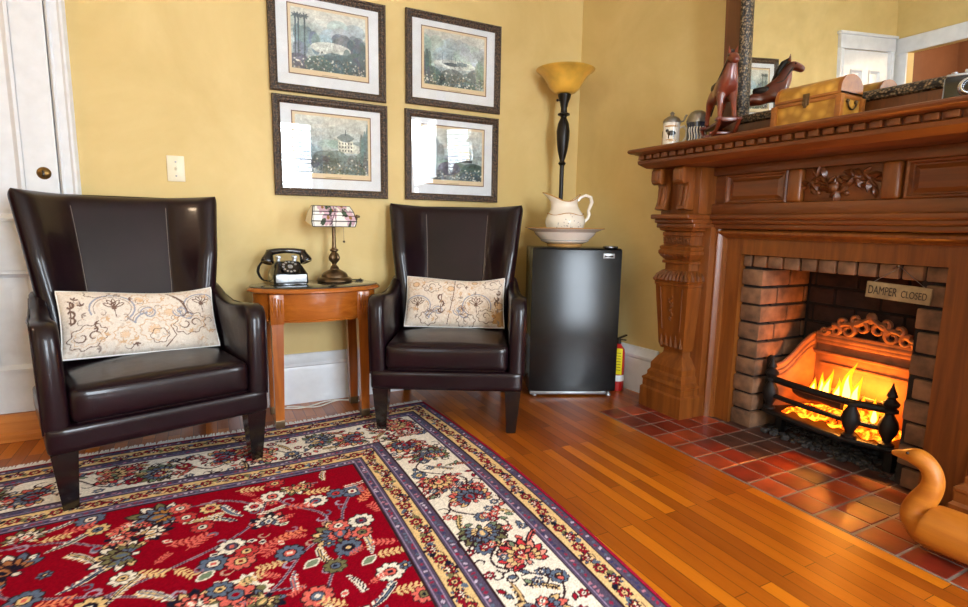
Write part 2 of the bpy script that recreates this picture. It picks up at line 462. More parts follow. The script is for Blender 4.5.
# ------------------------------------------------------------------ painter for woven and printed patterns
class Cv:
    def __init__(s, w, h, res, col):
        s.nx = int(round(w/res))+1; s.ny = int(round(h/res))+1; s.w = w; s.h = h
        s.a = np.empty((s.ny, s.nx, 3)); s.a[:] = np.array(col, float)
        s.X, s.Y = np.meshgrid(np.linspace(0, w, s.nx), np.linspace(0, h, s.ny))
    def shape(s, cx, cy, ang, lx, ly, col, kind='e', al=1.0):
        r = max(lx, ly)*1.05
        i0 = max(0, int((cx-r)/s.w*(s.nx-1))); i1 = min(s.nx, int((cx+r)/s.w*(s.nx-1))+2)
        j0 = max(0, int((cy-r)/s.h*(s.ny-1))); j1 = min(s.ny, int((cy+r)/s.h*(s.ny-1))+2)
        if i1 <= i0 or j1 <= j0: return
        dx = s.X[j0:j1, i0:i1]-cx; dy = s.Y[j0:j1, i0:i1]-cy
        c, n = math.cos(ang), math.sin(ang)
        u = (dx*c+dy*n)/lx; v = (-dx*n+dy*c)/ly
        if kind == 'e': m = u*u+v*v < 1
        elif kind == 'leaf': m = np.abs(v) < (1-u*u)
        elif kind == 'petal':
            q = np.clip((u+1)/2, 0, 1); m = (np.abs(v) < np.sin(PI*q**1.6)) & (np.abs(u) < 1)
        elif kind == 'r': m = (np.abs(u) < 1) & (np.abs(v) < 1)
        elif kind == 'lobed':
            th = np.arctan2(v, u); m = np.hypot(u, v) < 0.84+0.16*np.cos(8*th)
        t = s.a[j0:j1, i0:i1]
        t[m] = t[m]*(1-al)+np.array(col, float)*al
    def line(s, pts, w, col, taper=False):
        P = [np.array(p, float) for p in pts]; n = len(P)-1
        for k in range(n):
            a, b = P[k], P[k+1]
            ww = w*(0.35+0.65*math.sin(PI*min(1, (k+1)/(n+1)))) if taper else w
            L = np.hypot(*(b-a))/2
            s.shape(*((a+b)/2), math.atan2(b[1]-a[1], b[0]-a[0]), L+ww*0.5, ww/2, col, 'r')
    def curl(s, cx, cy, ang, r, w, col, turn=1.4, sg=1, taper=True):
        pts = []
        for k in range(15):
            t = k/14
            a = ang+sg*turn*PI*t; rr = r*(1-0.75*t)
            pts.append((cx+rr*math.cos(a), cy+rr*math.sin(a)))
        s.line(pts, w, col, taper)
        return pts
    def mesh(s, name, mat, fn, closed_skirt=0.0, parent=None):
        """grid of one vertex per sample; fn(X,Y)->x,y,z arrays"""
        x, y, z = fn(s.X, s.Y)
        co = np.stack([x, y, z], -1).reshape(-1, 3)
        nx, ny = s.nx, s.ny
        I = np.arange(nx*ny).reshape(ny, nx)
        q = np.stack([I[:-1, :-1], I[:-1, 1:], I[1:, 1:], I[1:, :-1]], -1).reshape(-1, 4)
        col = s.a.reshape(-1, 3)/255.0
        col = np.where(col <= 0.04045, col/12.92, ((col+0.055)/1.055)**2.4)
        if closed_skirt:
            per = np.concatenate([I[0, :], I[1:, -1], I[-1, -2::-1], I[-2:0:-1, 0]])
            low = co[per].copy(); low[:, 2] -= closed_skirt
            b = len(co); n = len(per); k = np.arange(n)
            co = np.concatenate([co, low]); col = np.concatenate([col, col[per]])
            q = np.concatenate([q, np.stack([per, b+k, b+(k+1) % n, per[(k+1) % n]], -1)])
        me = bpy.data.meshes.new(name)
        me.vertices.add(len(co)); me.vertices.foreach_set('co', co.astype(np.float32).ravel())
        me.loops.add(len(q)*4); me.loops.foreach_set('vertex_index', q.astype(np.int32).ravel())
        me.polygons.add(len(q)); me.polygons.foreach_set('loop_start', np.arange(0, len(q)*4, 4, dtype=np.int32))
        me.update(calc_edges=True); me.validate()
        at = me.color_attributes.new('Col', 'FLOAT_COLOR', 'POINT')
        at.data.foreach_set('color', np.concatenate([col, np.ones((len(col), 1))], 1).astype(np.float32).ravel())
        me.polygons.foreach_set('use_smooth', np.ones(len(q), dtype=bool))
        me.materials.append(mat)
        o = bpy.data.objects.new(name, me); C.objects.link(o)
        if parent is not None: o.parent = parent
        return o

# ------------------------------------------------------------------ room shell
YB = 2.955                              # back wall
def xr(y): return 2.187+(2.955-y)*0.105  # right wall runs slightly out of square
XL, YR, ZC = -1.36, -2.15, 2.95
def struct(o): o['kind'] = 'structure'; return o

struct(B().box(XL-0.6, 2.9, YR-0.3, YB+0.3, -0.12, 0.0).obj('floor', MT['floor']))
struct(B().box(XL-0.1, 2.9, YR-0.1, YB+0.1, ZC, ZC+0.1).obj('ceiling', MT['ceil']))
DX0, DX1, DZ = -1.24, -0.55, 2.22       # door opening in the back wall
b = B()
b.box(DX1, 2.5, YB, YB+0.12, 0, ZC); b.box(DX0, DX1, YB, YB+0.12, DZ, ZC); b.box(XL-0.1, DX0, YB, YB+0.12, 0, ZC)
struct(b.obj('wall_back', MT['wall']))
def slab(bb, y0, y1, z0, z1, t=0.35):
    bb.loft([[(xr(y0), y0, z), (xr(y1), y1, z), (xr(y1)+t, y1, z), (xr(y0)+t, y0, z)] for z in (z0, z1)])
FY0, FY1 = 0.86, 1.80                   # hole behind the fireplace opening
b = B()
slab(b, YB+0.12, FY1, 0, ZC); slab(b, FY1, FY0, 1.0, ZC); slab(b, FY0, -0.30, 0, ZC)
slab(b, -0.30, -1.40, 0, 0.6, 0.12); slab(b, -0.30, -1.40, 2.3, ZC, 0.12); slab(b, -1.40, YR-0.1, 0, ZC, 0.12)
struct(b.obj('wall_right', MT['wall']))
LY0, LY1 = 2.05, 2.85                   # doorway in the left wall, seen in the mirror
b = B()
b.box(XL-0.1, XL, LY1, YB, 0, ZC); b.box(XL-0.1, XL, LY0, LY1, 2.2, ZC); b.box(XL-0.1, XL, -0.4, LY0, 0, ZC)
b.box(XL-0.1, XL, -1.4, -0.4, 0, 0.6); b.box(XL-0.1, XL, -1.4, -0.4, 2.3, ZC); b.box(XL-0.1, XL, YR-0.1, -1.4, 0, ZC)
struct(b.obj('wall_left', MT['wall']))
b = B()
b.box(XL, 0.48, YR-0.1, YR, 0, ZC); b.box(1.42, 2.75, YR-0.1, YR, 0, ZC)
b.box(0.48, 1.42, YR-0.1, YR, 0, 0.35); b.box(0.48, 1.42, YR-0.1, YR, 2.35, ZC)
struct(b.obj('wall_rear', MT['wall']))
# a dim hall beyond the left doorway
b = B()
b.box(XL-1.3, XL-1.2, 1.2, 3.0, 0, 2.6); b.box(XL-1.2, XL-0.1, 2.98, 3.05, 0, 2.6); b.box(XL-1.2, XL-0.1, 1.15, 1.2, 0, 2.6); b.box(XL-1.2, XL-0.1, 1.2, 3.0, 2.5, 2.6)
struct(b.obj('wall_hall', MT['hall']))
b = B(); b.box(XL-1.3, XL-0.1, 1.2, 3.0, -0.12, -0.001)
struct(b.obj('floor_hall', MT['floor']))
point('hall_lamp', (XL-0.7, 2.2, 2.2), 20, (1.0, 0.75, 0.5), 0.1)

def base_profile():      # (out from wall, z)
    return [(0, 0), (0.026, 0), (0.026, 0.185), (0.022, 0.2), (0.03, 0.208), (0.03, 0.222), (0.02, 0.236), (0.014, 0.255), (0.008, 0.268), (0, 0.27)]
b = B(); b.loft([[(x, YB-o, z) for o, z in base_profile()] for x in (-0.478, xr(YB)-0.001)])
struct(b.obj('baseboard_back', MT['white'], ang=25))
b = B(); b.loft([[(xr(y)-o, y, z) for o, z in base_profile()] for y in (YB-0.03, 2.21)])
struct(b.obj('baseboard_right', MT['white'], ang=25))

# door and its casing, back wall
def casing(bb, x0, x1, z1, y, wd=0.085):
    prof = [(0, 0), (0.012, 0.022), (0.02, 0.014), (0.045, 0.014), (0.055, 0.024), (wd-0.008, 0.024), (wd, 0)]
    for s, xx in ((1, x1), (-1, x0)):
        bb.loft([[(xx+s*o, y-d, z) for o, d in prof] for z in (0, z1+0.11)])
    bb.box(x0-wd, x1+wd, y-0.028, y, z1, z1+0.11, 0.004)
    bb.box(x0-wd-0.02, x1+wd+0.02, y-0.04, y, z1+0.11, z1+0.135, 0.006)
b = B(); casing(b, DX0, DX1-0.012+0.012, DZ, YB, 0.072)
b.box(DX1, DX1+0.004, YB, YB+0.1, 0, DZ); 
struct(b.obj('trim_1', MT['white'], ang=25))
def panel_door(name, x0, x1, y, zs, z0, z1):
    """door slab lying in the XZ plane at depth y, with sunk moulded panels"""
    d = B()
    d.box(x0, x1, y+0.012, y+0.04, z0, z1)
    st = 0.115
    xm = (x0+x1)/2
    cols = ((x0+st, xm-0.05), (xm+0.05, x1-st))
    d.box(x0, x0+st, y, y+0.013, z0, z1, 0.002); d.box(x1-st, x1, y, y+0.013, z0, z1, 0.002)
    ed = [z0]+[v for p in zs for v in p]+[z1]
    for k in range(0, len(ed), 2): d.box(x0+st-0.002, x1-st+0.002, y, y+0.013, ed[k], ed[k+1], 0.002)
    for a, c in zs:
        d.box(xm-0.05, xm+0.05, y, y+0.013, a-0.002, c+0.002, 0.002)
        for u, v in cols:
            rect = lambda i, dep: [(u+i, y+dep, a+i), (v-i, y+dep, a+i), (v-i, y+dep, c-i), (u+i, y+dep, c-i)]
            d.loft([rect(0, -0.004), rect(0.012, -0.006), rect(0.02, 0.004), rect(0.03, 0.012), rect(0.06, 0.011), rect(0.085, 0.003), rect(0.086, 0.003)], False, True)
    return d.obj(name, MT['white'], ang=20)
dr = struct(panel_door('door_1', DX0+0.003, DX1-0.003, YB-0.006, [(0.30, 0.74), (0.95, 2.06)], 0.118, DZ-0.003))
k = B(); k.lathe([(0.0, 0.012), (0.012, 0.012), (0.02, 0.008), (0.024, 0.004), (0.026, 0)], 24, (-0.602, YB-0.006, 1.155), (0, -1, 0))
k.obj('key_rosette', MT['brass'], dr)
k = B(); k.box(-0.606, -0.598, YB-0.021, YB-0.017, 1.14, 1.165, 0.001); k.obj('keyhole', MT['black'], dr)
b = B(); b.loft([[(x, y, z) for y, z in ((YB+0.04, 0.002), (YB-0.055, 0.002), (YB-0.055, 0.03), (YB-0.035, 0.04), (YB-0.03, 0.085), (YB-0.018, 0.1), (YB-0.012, 0.116), (YB+0.04, 0.116))] for x in (DX0-0.075, -0.478)])
struct(b.obj('trim_2', MT['sill'], ang=20))
# casing of the left doorway with an open door (only seen in the mirror)
b = B()
for y0, y1 in ((LY0-0.1, LY0), (LY1, LY1+0.1)): b.box(XL, XL+0.025, y0, y1, 0, 2.2, 0.004)
b.box(XL, XL+0.03, LY0-0.1, LY1+0.1, 2.2, 2.33, 0.004)
struct(b.obj('trim_3', MT['white']))

# windows of the unseen walls, the left one added for fill: sash, panes, blinds
def window(name, M, w_, z0, z1, blind):
    fr = B(M)
    for a, c in ((-w_/2, -w_/2+0.05), (w_/2-0.05, w_/2)): fr.box(a, c, -0.05, 0.0, z0, z1, 0.003)
    for a, c in ((z0, z0+0.06), ((z0+z1)/2-0.02, (z0+z1)/2+0.02), (z1-0.05, z1)): fr.box(-w_/2+0.05, w_/2-0.05, -0.05, 0.0, a, c, 0.003)
    o = struct(fr.obj(name, MT['white']))
    tr = B(M)
    for a, c in ((-w_/2-0.1, -w_/2), (w_/2, w_/2+0.1)): tr.box(a, c, 0.001, 0.025, z0-0.05, z1, 0.004)
    tr.box(-w_/2-0.12, w_/2+0.12, 0.001, 0.03, z1, z1+0.12, 0.004); tr.box(-w_/2-0.12, w_/2+0.12, 0.001, 0.06, z0-0.05, z0, 0.004)
    tr.obj('window_casing', MT['white'], o)
    p = B(M); p.box(-w_/2+0.04, w_/2-0.04, -0.032, -0.028, z0+0.05, z1-0.04); p.obj('pane', MT['glass'], o)
    if blind:
        s = B(M); n = int((z1-z0-0.08)/0.055)
        for k in range(n):
            zz = z0+0.05+k*0.055
            s.box(-w_/2+0.055, w_/2-0.055, -0.022, 0.026, zz-0.0015, zz+0.0015, rot=Matrix.Rotation(R(-25), 3, 'X'))
        s.obj('blind', MT['slat'], o)
    return o
window('window_1', Matrix.Translation((0.95, YR, 0)), 0.94, 0.35, 2.35, True)
window('window_2', Matrix.Translation((xr(-0.85), -0.85, 0)) @ Matrix.Rotation(R(90)+math.atan(0.105), 4, 'Z'), 1.10, 0.6, 2.3, False)
window('fill_window', Matrix.Translation((XL, -0.9, 0)) @ Matrix.Rotation(R(-90), 4, 'Z'), 1.0, 0.6, 2.3, False)  # added opening that lets the left fill light in

# light switch
t = tag(B().box(-0.146, -0.074, YB-0.007, YB-0.0002, 1.145, 1.262, 0.003).obj('light_switch', MT['ivory'], loc=(-0.11, YB, 1.2)), 'ivory light switch plate on the yellow wall beside the white door', 'light switch')
b = B(); b.box(-0.005, 0.005, -0.016, -0.006, -0.004, 0.014, 0.002, rot=Matrix.Rotation(R(20), 3, 'X')); b.obj('toggle', MT['ivory'], t)
for z in (-0.03, 0.034): b = B(); b.lathe([(0.004, 0), (0.003, 0.0015)], 10, (0, -0.007, z), (0, -1, 0)); b.obj('screw', MT['wire'], t)

# ------------------------------------------------------------------ hearth
HX0, HY0, HY1 = 1.80, 0.36, 2.15
b = B(); b.box(HX0, 2.70, HY0, HY1, -0.02, 0.0022)
b.mi = 1
for i in range(8):
    for j in range(15):
        x0 = HX0+0.005+i*0.1175; y1 = HY1-0.005-j*0.1265
        if y1-0.115 < HY0-0.03 or x0 > 2.62: continue
        b.mi = 3 if (x0 > 2.25 or (x0 > 2.0 and random.random() < .6 and 1.0 < y1 < 1.75)) else (2 if random.random() < .3 else 1)
        b.box(x0, x0+0.108, max(y1-0.117, HY0), y1, 0.0, 0.0045+random.uniform(-0.0006, 0.0006), 0.0015, 1)
o = struct(b.obj('hearth', [MT['grout'], MT['tile'], MT['tile2'], MT['tile3']])); o['label'] = 'terracotta tiled hearth in front of the fireplace'

# ------------------------------------------------------------------ rug
def make_rug():
    X0, X1, Yf = -1.30, 1.048, 0.30
    res = 0.004
    W, H = X1-X0, 2.66-Yf
    cv = Cv(W, H, res, (138, 1, 25))
    rng = random.Random(11)
    # u: distance from right edge, v: distance from back edge
    cv.X = cv.X; 
    red, ivory, navy, slate = (138, 1, 25), (232, 222, 206), (26, 26, 44), (92, 106, 128)
    salm, beige, olive, gpur, dk, green = (216, 104, 92), (222, 188, 132), (116, 112, 76), (84, 74, 96), (52, 30, 36), (122, 140, 112)
    nz = np.random.RandomState(3).rand(cv.ny, cv.nx)
    pal = [salm, beige, slate, ivory, olive, (190, 60, 60)]
    def P(x, y): return W-x, H-y         # canvas coords from (u,v)
    def rosette(x, y, r, n, outer, inner, heart, line=dk):
        for k in range(n):
            a = 2*PI*k/n+0.3
            cv.shape(x+r*.62*math.cos(a), y+r*.62*math.sin(a), a, r*.46, r*.36, line)
        for k in range(n):
            a = 2*PI*k/n+0.3
            cv.shape(x+r*.62*math.cos(a), y+r*.62*math.sin(a), a, r*.36, r*.25, outer)
        cv.shape(x, y, 0, r*.48, r*.48, line); cv.shape(x, y, 0, r*.38, r*.38, inner); cv.shape(x, y, 0, r*.18, r*.18, heart)
    def palmette(x, y, ang, s, cols, n=9):
        for ln, (c1, c2) in ((1.0, (dk, cols[0])), (0.72, (dk, cols[1])), (0.45, (dk, cols[2]))):
            for k in range(n):
                a = ang+R(-115)+R(230)*k/(n-1)
                L = s*ln*(0.8+0.2*math.cos(a-ang))
                cx, cy = x+L*.55*math.cos(a), y+L*.55*math.sin(a)
                cv.shape(cx, cy, a, L*.5, L*.20, c1, 'petal')
                cv.shape(cx, cy, a, L*.43, L*.13, c2 if k % 2 == 0 or ln < 1 else cols[3], 'petal')
        cv.shape(x+s*.12*math.cos(ang), y+s*.12*math.sin(ang), ang, s*.36, s*.24, dk, 'petal')
        cv.shape(x+s*.12*math.cos(ang), y+s*.12*math.sin(ang), ang, s*.28, s*.17, cols[1], 'petal')
        cv.shape(x+s*.16*math.cos(ang), y+s*.16*math.sin(ang), ang, s*.15, s*.08, cols[2])
        cv.shape(x-s*.2*math.cos(ang), y-s*.2*math.sin(ang), ang, s*.16, s*.13, navy, 'lobed')
        cv.shape(x-s*.2*math.cos(ang), y-s*.2*math.sin(ang), ang, s*.08, s*.07, cols[3])
    def sprig(x, y, ang, s, col):
        c, n = math.cos(ang), math.sin(ang)
        cv.line([(x-c*s, y-n*s), (x+c*s, y+n*s)], s*.09, col)
        for k in range(5):
            t = -0.7+k*.4
            for sg in (-1, 1):
                a = ang+sg*R(55); L = s*.32
                cv.shape(x+c*s*t+L*math.cos(a)*.9, y+n*s*t+L*math.sin(a)*.9, a, L, L*.34, col, 'leaf')
    def curlleaf(x, y, ang, s, c1, c2, sg=1, line=ivory):
        pts = []
        for k in range(13):
            t = k/12; a = ang+sg*(t-0.4)*2.6
            pts.append((x+s*(t-.5)*1.5*math.cos(ang)+s*.35*math.cos(a), y+s*(t-.5)*1.5*math.sin(ang)+s*.35*math.sin(a)))
        for k in range(1, 11):
            px, py = pts[k]; a = math.atan2(pts[k+1][1]-pts[k][1], pts[k+1][0]-pts[k][0])+sg*R(60)
            cv.shape(px+s*.13*math.cos(a), py+s*.13*math.sin(a), a, s*.15, s*.06, line if k % 2 else c2, 'leaf')
        cv.line(pts, s*.24, line, True); cv.line(pts, s*.17, c1, True); cv.line(pts, s*.06, c2, True)
    def wave(pts, w, c, hook=True):
        cv.line(pts, w, c)
    # --- field: vines first
    def XY(x, y): return x-X0, y-Yf      # world -> canvas
    vine = [[(-.8, 1.2), (-.5, 1.5), (-.2, 1.62), (0, 1.72), (.1, 1.82), (.16, 1.96), (.33, 2.0)], [(-.1, 1.3), (.1, 1.42), (.2, 1.56), (.26, 1.62), (.3, 1.75), (.2, 1.88), (.16, 1.97)],
            [(-.7, 2.0), (-.45, 1.95), (-.3, 1.86), (-.18, 1.98), (0, 2.0), (.1, 1.93)], [(.3, 1.5), (.26, 1.42), (.22, 1.34), (.1, 1.2), (.2, 1.0)], [(-.9, 1.75), (-.6, 1.84), (-.5, 1.7), (-.3, 1.6), (-.1, 1.5), (.02, 1.45), (.2, 1.4)],
            [(-.6, 1.4), (-.35, 1.3), (-.1, 1.2), (.1, 1.1), (.4, 1.2)], [(.42, 1.87), (.36, 1.75), (.33, 1.6)], [(-1.1, 1.5), (-.8, 1.6), (-.6, 1.5), (-.4, 1.1), (0, .9)]]
    for vn in vine:
        pts = []
        for k in range(len(vn)-1):
            p0 = Vector(vn[max(k-1, 0)]); p1 = Vector(vn[k]); p2 = Vector(vn[k+1]); p3 = Vector(vn[min(k+2, len(vn)-1)])
            for q in range(8):
                t = q/8
                p = 0.5*((2*p1)+(p2-p0)*t+(2*p0-5*p1+4*p2-p3)*t*t+(3*p1-p0-3*p2+p3)*t**3)
                pts.append(XY(*p))
        cv.line(pts, .009, (170, 140, 150)); cv.line(pts, .005, gpur)
        for k in range(5, len(pts)-2, 9):
            a = rng.uniform(0, 6.3); cv.curl(pts[k][0]+.022*math.cos(a), pts[k][1]+.022*math.sin(a), a+PI, .024, .007, (168, 150, 170), 1.5, rng.choice((-1, 1)))
    used = []
    def at(x, y): used.append((x, y)); return XY(x, y)
    palmette(*at(.32, 1.60), R(80), .105, [beige, slate, salm, olive], 11)
    palmette(*at(.13, 1.78), R(80), .075, [navy, ivory, slate, salm], 9)
    palmette(*at(-.54, 2.02), R(80), .07, [beige, ivory, salm, olive]); palmette(*at(-.53, 1.83), R(150), .12, [slate, (170, 110, 70), navy, ivory], 11)
    palmette(*at(-.25, 1.78), R(170), .10, [beige, olive, slate, ivory]); palmette(*at(-.17, 1.98), R(190), .12, [ivory, slate, (170, 120, 60), olive])
    palmette(*at(.24, 2.0), R(-80), .07, [ivory, beige, salm, olive])
    for (x, y), (a_, b_, c_) in zip([(.16, 1.96), (.21, 1.35), (.33, 1.53), (.02, 1.69), (.41, 1.36), (.42, 1.87), (.17, 1.58), (-.03, 1.62), (.29, 1.86), (.04, 1.60), (-.31, 1.56), (-.46, 1.67), (-.38, 2.06), (.40, 1.66)],
            [(ivory, salm, navy), (salm, slate, ivory), (slate, navy, beige), (ivory, gpur, salm), (ivory, salm, navy), (slate, ivory, red), (slate, salm, ivory), (slate, ivory, salm), (ivory, slate, red), (salm, beige, red), (beige, navy, ivory), (slate, beige, salm), (slate, ivory, navy), (ivory, gpur, red)]):
        rosette(*at(x, y), .042, 9, a_, b_, c_)
    x, y = at(.02, 1.45)
    for k in range(6):
        a = k*PI/3; cv.shape(x+.05*math.cos(a), y+.05*math.sin(a), a, .044, .034, ivory, 'lobed'); cv.shape(x+.05*math.cos(a), y+.05*math.sin(a), a, .026, .016, olive)
    rosette(x, y, .05, 7, salm, slate, red)
    for x, y in [(-.07, 1.76), (.09, 2.05), (.23, 1.85), (.18, 1.68), (.43, 1.45), (.43, 1.27), (.30, 1.93), (.45, 1.81), (.11, 1.64), (-.41, 2.01), (-.19, 1.65), (-.11, 1.78), (-.40, 1.62)]:
        sprig(*at(x, y), rng.uniform(-.4, 1.2), .042, rng.choice((salm, (226, 130, 96), beige)))
    for x, y, a, sg in [(.39, 1.52, 1.0, 1), (.26, 1.51, 2.3, -1), (.36, 1.27, .2, 1), (-.06, 1.90, -.4, 1), (.03, 1.91, 2.6, -1), (-.42, 1.93, .1, 1), (-.36, 1.81, 1.8, 1), (-.24, 1.60, 1.5, -1), (-.16, 1.53, 1.9, 1), (-.35, 1.69, .2, 1)]:
        curlleaf(*at(x, y), a, .075, rng.choice((navy, olive, slate)), rng.choice((beige, slate)), sg)
    for x, y in [(.22, 1.50), (-.05, 1.57), (.37, 1.44)]: cv.shape(*at(x, y), .6, .03, .018, ivory, 'leaf'); cv.shape(*XY(x, y), .6, .024, .012, green, 'leaf')
    n = 0
    while n < 700:
        n += 1
        x, y = rng.uniform(X0, .47), rng.uniform(Yf, 2.06)
        d = min((x-a)**2+(y-c)**2 for a, c in used)**.5
        if d < .050: continue
        k = rng.random(); c3 = rng.sample(pal, 3)
        if d > .078 and k < .40: palmette(*at(x, y), rng.uniform(0, 6.3), .075, c3+[navy])
        elif k < .55: rosette(*at(x, y), .034, 8, c3[0], c3[1], navy)
        elif k < .75: curlleaf(*at(x, y), rng.uniform(0, 6.3), .06, rng.choice((navy, olive, slate)), c3[0], rng.choice((1, -1)))
        else: sprig(*at(x, y), rng.uniform(0, 6.3), .036, rng.choice((salm, beige)))
    n = 0
    while n < 420:
        n += 1
        x, y = rng.uniform(X0, .47), rng.uniform(Yf, 2.06)
        if min((x-a)**2+(y-c)**2 for a, c in used)**.5 < .032: continue
        k = rng.random(); cx, cy = at(x, y)
        if k < .35: cv.curl(cx, cy, rng.uniform(0, 6.3), .020, .006, rng.choice(((150, 110, 130), slate, (190, 150, 130))), 1.4, rng.choice((1, -1)))
        elif k < .6: cv.shape(cx, cy, rng.uniform(0, 6.3), .016, .009, ivory, 'leaf'); cv.shape(cx, cy, 0, .009, .006, rng.choice((green, navy, salm)), 'leaf')
        elif k < .8: rosette(cx, cy, .020, 6, rng.choice((ivory, slate, salm)), navy, beige)
        else: sprig(cx, cy, rng.uniform(0, 6.3), .026, salm)
    # --- borders, painted over the field edge, mitred at the corner
    U = W-cv.X; V = H-cv.Y; D = np.minimum(U, V)
    def band(d0, d1, col): m = (D >= d0) & (D < d1); cv.a[m] = col
    bands = [(0, .012, (150, 20, 50)), (.012, .044, gpur), (.044, .118, beige), (.118, .168, gpur), (.168, .41, ivory), (.41, .455, gpur), (.455, .525, beige), (.525, .57, gpur)]
    for d0, d1, c in bands: band(d0, d1, c)
    # motifs run along each side: (s along, d across) -> canvas
    def side(k, s, d): return (W-d, H-s) if k == 0 else (W-s, H-d)
    def purple(d, step=.017):
        for k in (0, 1):
            s = d
            while s < 2.4:
                s += step
                x, y = side(k, s, d+rng.uniform(-.006, .006))
                cv.shape(x, y, rng.uniform(0, 3), .008, .005, rng.choice(((196, 180, 200), (150, 40, 70), (60, 60, 100), (180, 120, 140), slate)), 'leaf')
    for k in (0, 1):
        base = PI/2 if k == 0 else 0
        # main ivory border: scrolling vine with palmettes, rosettes, curls
        pts = []; s = .17
        while s < 2.4: pts.append(side(k, s, .289+.07*math.sin(s*2*PI/.33))); s += .012
        cv.line(pts, .007, dk)
        i = 0; s = .29
        while s < 2.35:
            ph = [[(206, 60, 66), beige, salm, (226, 150, 130)], [beige, slate, (150, 30, 40), salm], [green, slate, beige, olive]][i % 3]
            dd = .289+(.03 if i % 2 else -.03)
            x, y = side(k, s, dd)
            palmette(x, y, base+(0 if k == 0 else 0)+(PI*.95 if i % 2 else .1), .10, ph, 11)
            for q in range(3):
                x, y = side(k, s+.11+rng.uniform(-.02, .02), .205+q*.078+rng.uniform(-.01, .01))
                if q == i % 3: rosette(x, y, .030, 8, rng.choice(((150, 24, 44), slate, salm)), beige, navy)
                else: curlleaf(x, y, rng.uniform(0, 6.3), .065, rng.choice((olive, (150, 120, 84), navy, slate)), rng.choice((beige, salm)), rng.choice((1, -1)), dk)
            for q in range(22):
                x, y = side(k, s+rng.uniform(-.12, .12), rng.uniform(.18, .40))
                a = rng.uniform(0, 6.3)
                if q % 3 == 0: cv.shape(x, y, a, .018, .010, dk, 'leaf'); cv.shape(x, y, a, .013, .006, rng.choice((green, salm, slate, (150, 24, 44))), 'leaf')
                elif q % 3 == 1: cv.curl(x, y, a, .026, .006, dk, 1.5, rng.choice((1, -1)))
                else: rosette(x, y, .018, 6, rng.choice(((150, 24, 44), slate, salm)), ivory, dk)
            s += .19; i += 1
        for dc in (.081, .49):
            s = dc; i = 0
            pts = []
            q = s
            while q < 2.4: pts.append(side(k, q, dc+.018*math.sin(q*2*PI/.11))); q += .01
            cv.line(pts, .004, (120, 84, 60))
            while s < 2.4:
                x, y = side(k, s, dc)
                if i % 2 == 0:
                    a = base+(PI/2 if i % 4 else -PI/2)
                    palmette(x, y, a, .036, [slate, (150, 20, 40), ivory, navy], 7)
                else: rosette(x, y, .022, 6, (144, 20, 40), beige, navy)
                cv.shape(*side(k, s+.027, dc+rng.uniform(-.02, .02)), rng.uniform(0, 3), .014, .009, rng.choice(((140, 20, 40), slate, olive, navy)), 'leaf')
                s += .055; i += 1
    for d in (.028, .143, .433, .547): purple(d)
    m = D
    for e in (.044, .118, .168, .41, .455, .525, .57, .012):
        q = np.abs(D-e) < .0026; cv.a[q] = dk
    for e in (.130, .156, .444, .422, .560, .536):
        q = np.abs(D-e) < .0016; cv.a[q] = (150, 130, 160)
    cv.a *= (0.90+0.2*nz)[..., None]
    np.clip(cv.a, 0, 255, out=cv.a)
    def fn(X, Y):
        x = X+X0
        yb = 2.66-0.052*(1.03-x)-0.012*np.sin(x*5.0)   # the laid edge is not quite straight
        y = Yf+Y*(yb-Yf)/H
        z = 0.0065+0.0*X
        x = x + (-0.036+0.046*np.sin(PI*np.clip((2.66-y)/1.8, -.2, 1.2)))*np.clip((X/W-0.6)/0.4, 0, 1)
        return x, y, z
    o = cv.mesh('rug', MT['rug'], fn, 0.006)
    tag(o, 'crimson floral rug with ivory border on the wooden floor', 'rug')
    f = B(); x = X0+0.01
    while x < X1-0.01:
        yb = 2.66-0.052*(1.03-x)-0.012*math.sin(x*5.0)
        a = rng.uniform(-.006, .006); L = rng.uniform(.036, .052)
        if x > 1.008: break
        f.loft([[(x-.0035, yb-.002, .005), (x+.0035, yb-.002, .005), (x+.0035, yb-.002, .0015), (x-.0035, yb-.002, .0015)],
                [(x+a-.003, yb+L, .003), (x+a+.003, yb+L, .003), (x+a+.003, yb+L, .001), (x+a-.003, yb+L, .001)]])
        x += .0062
    f.obj('fringe', MT['fringe'], o)
make_rug()

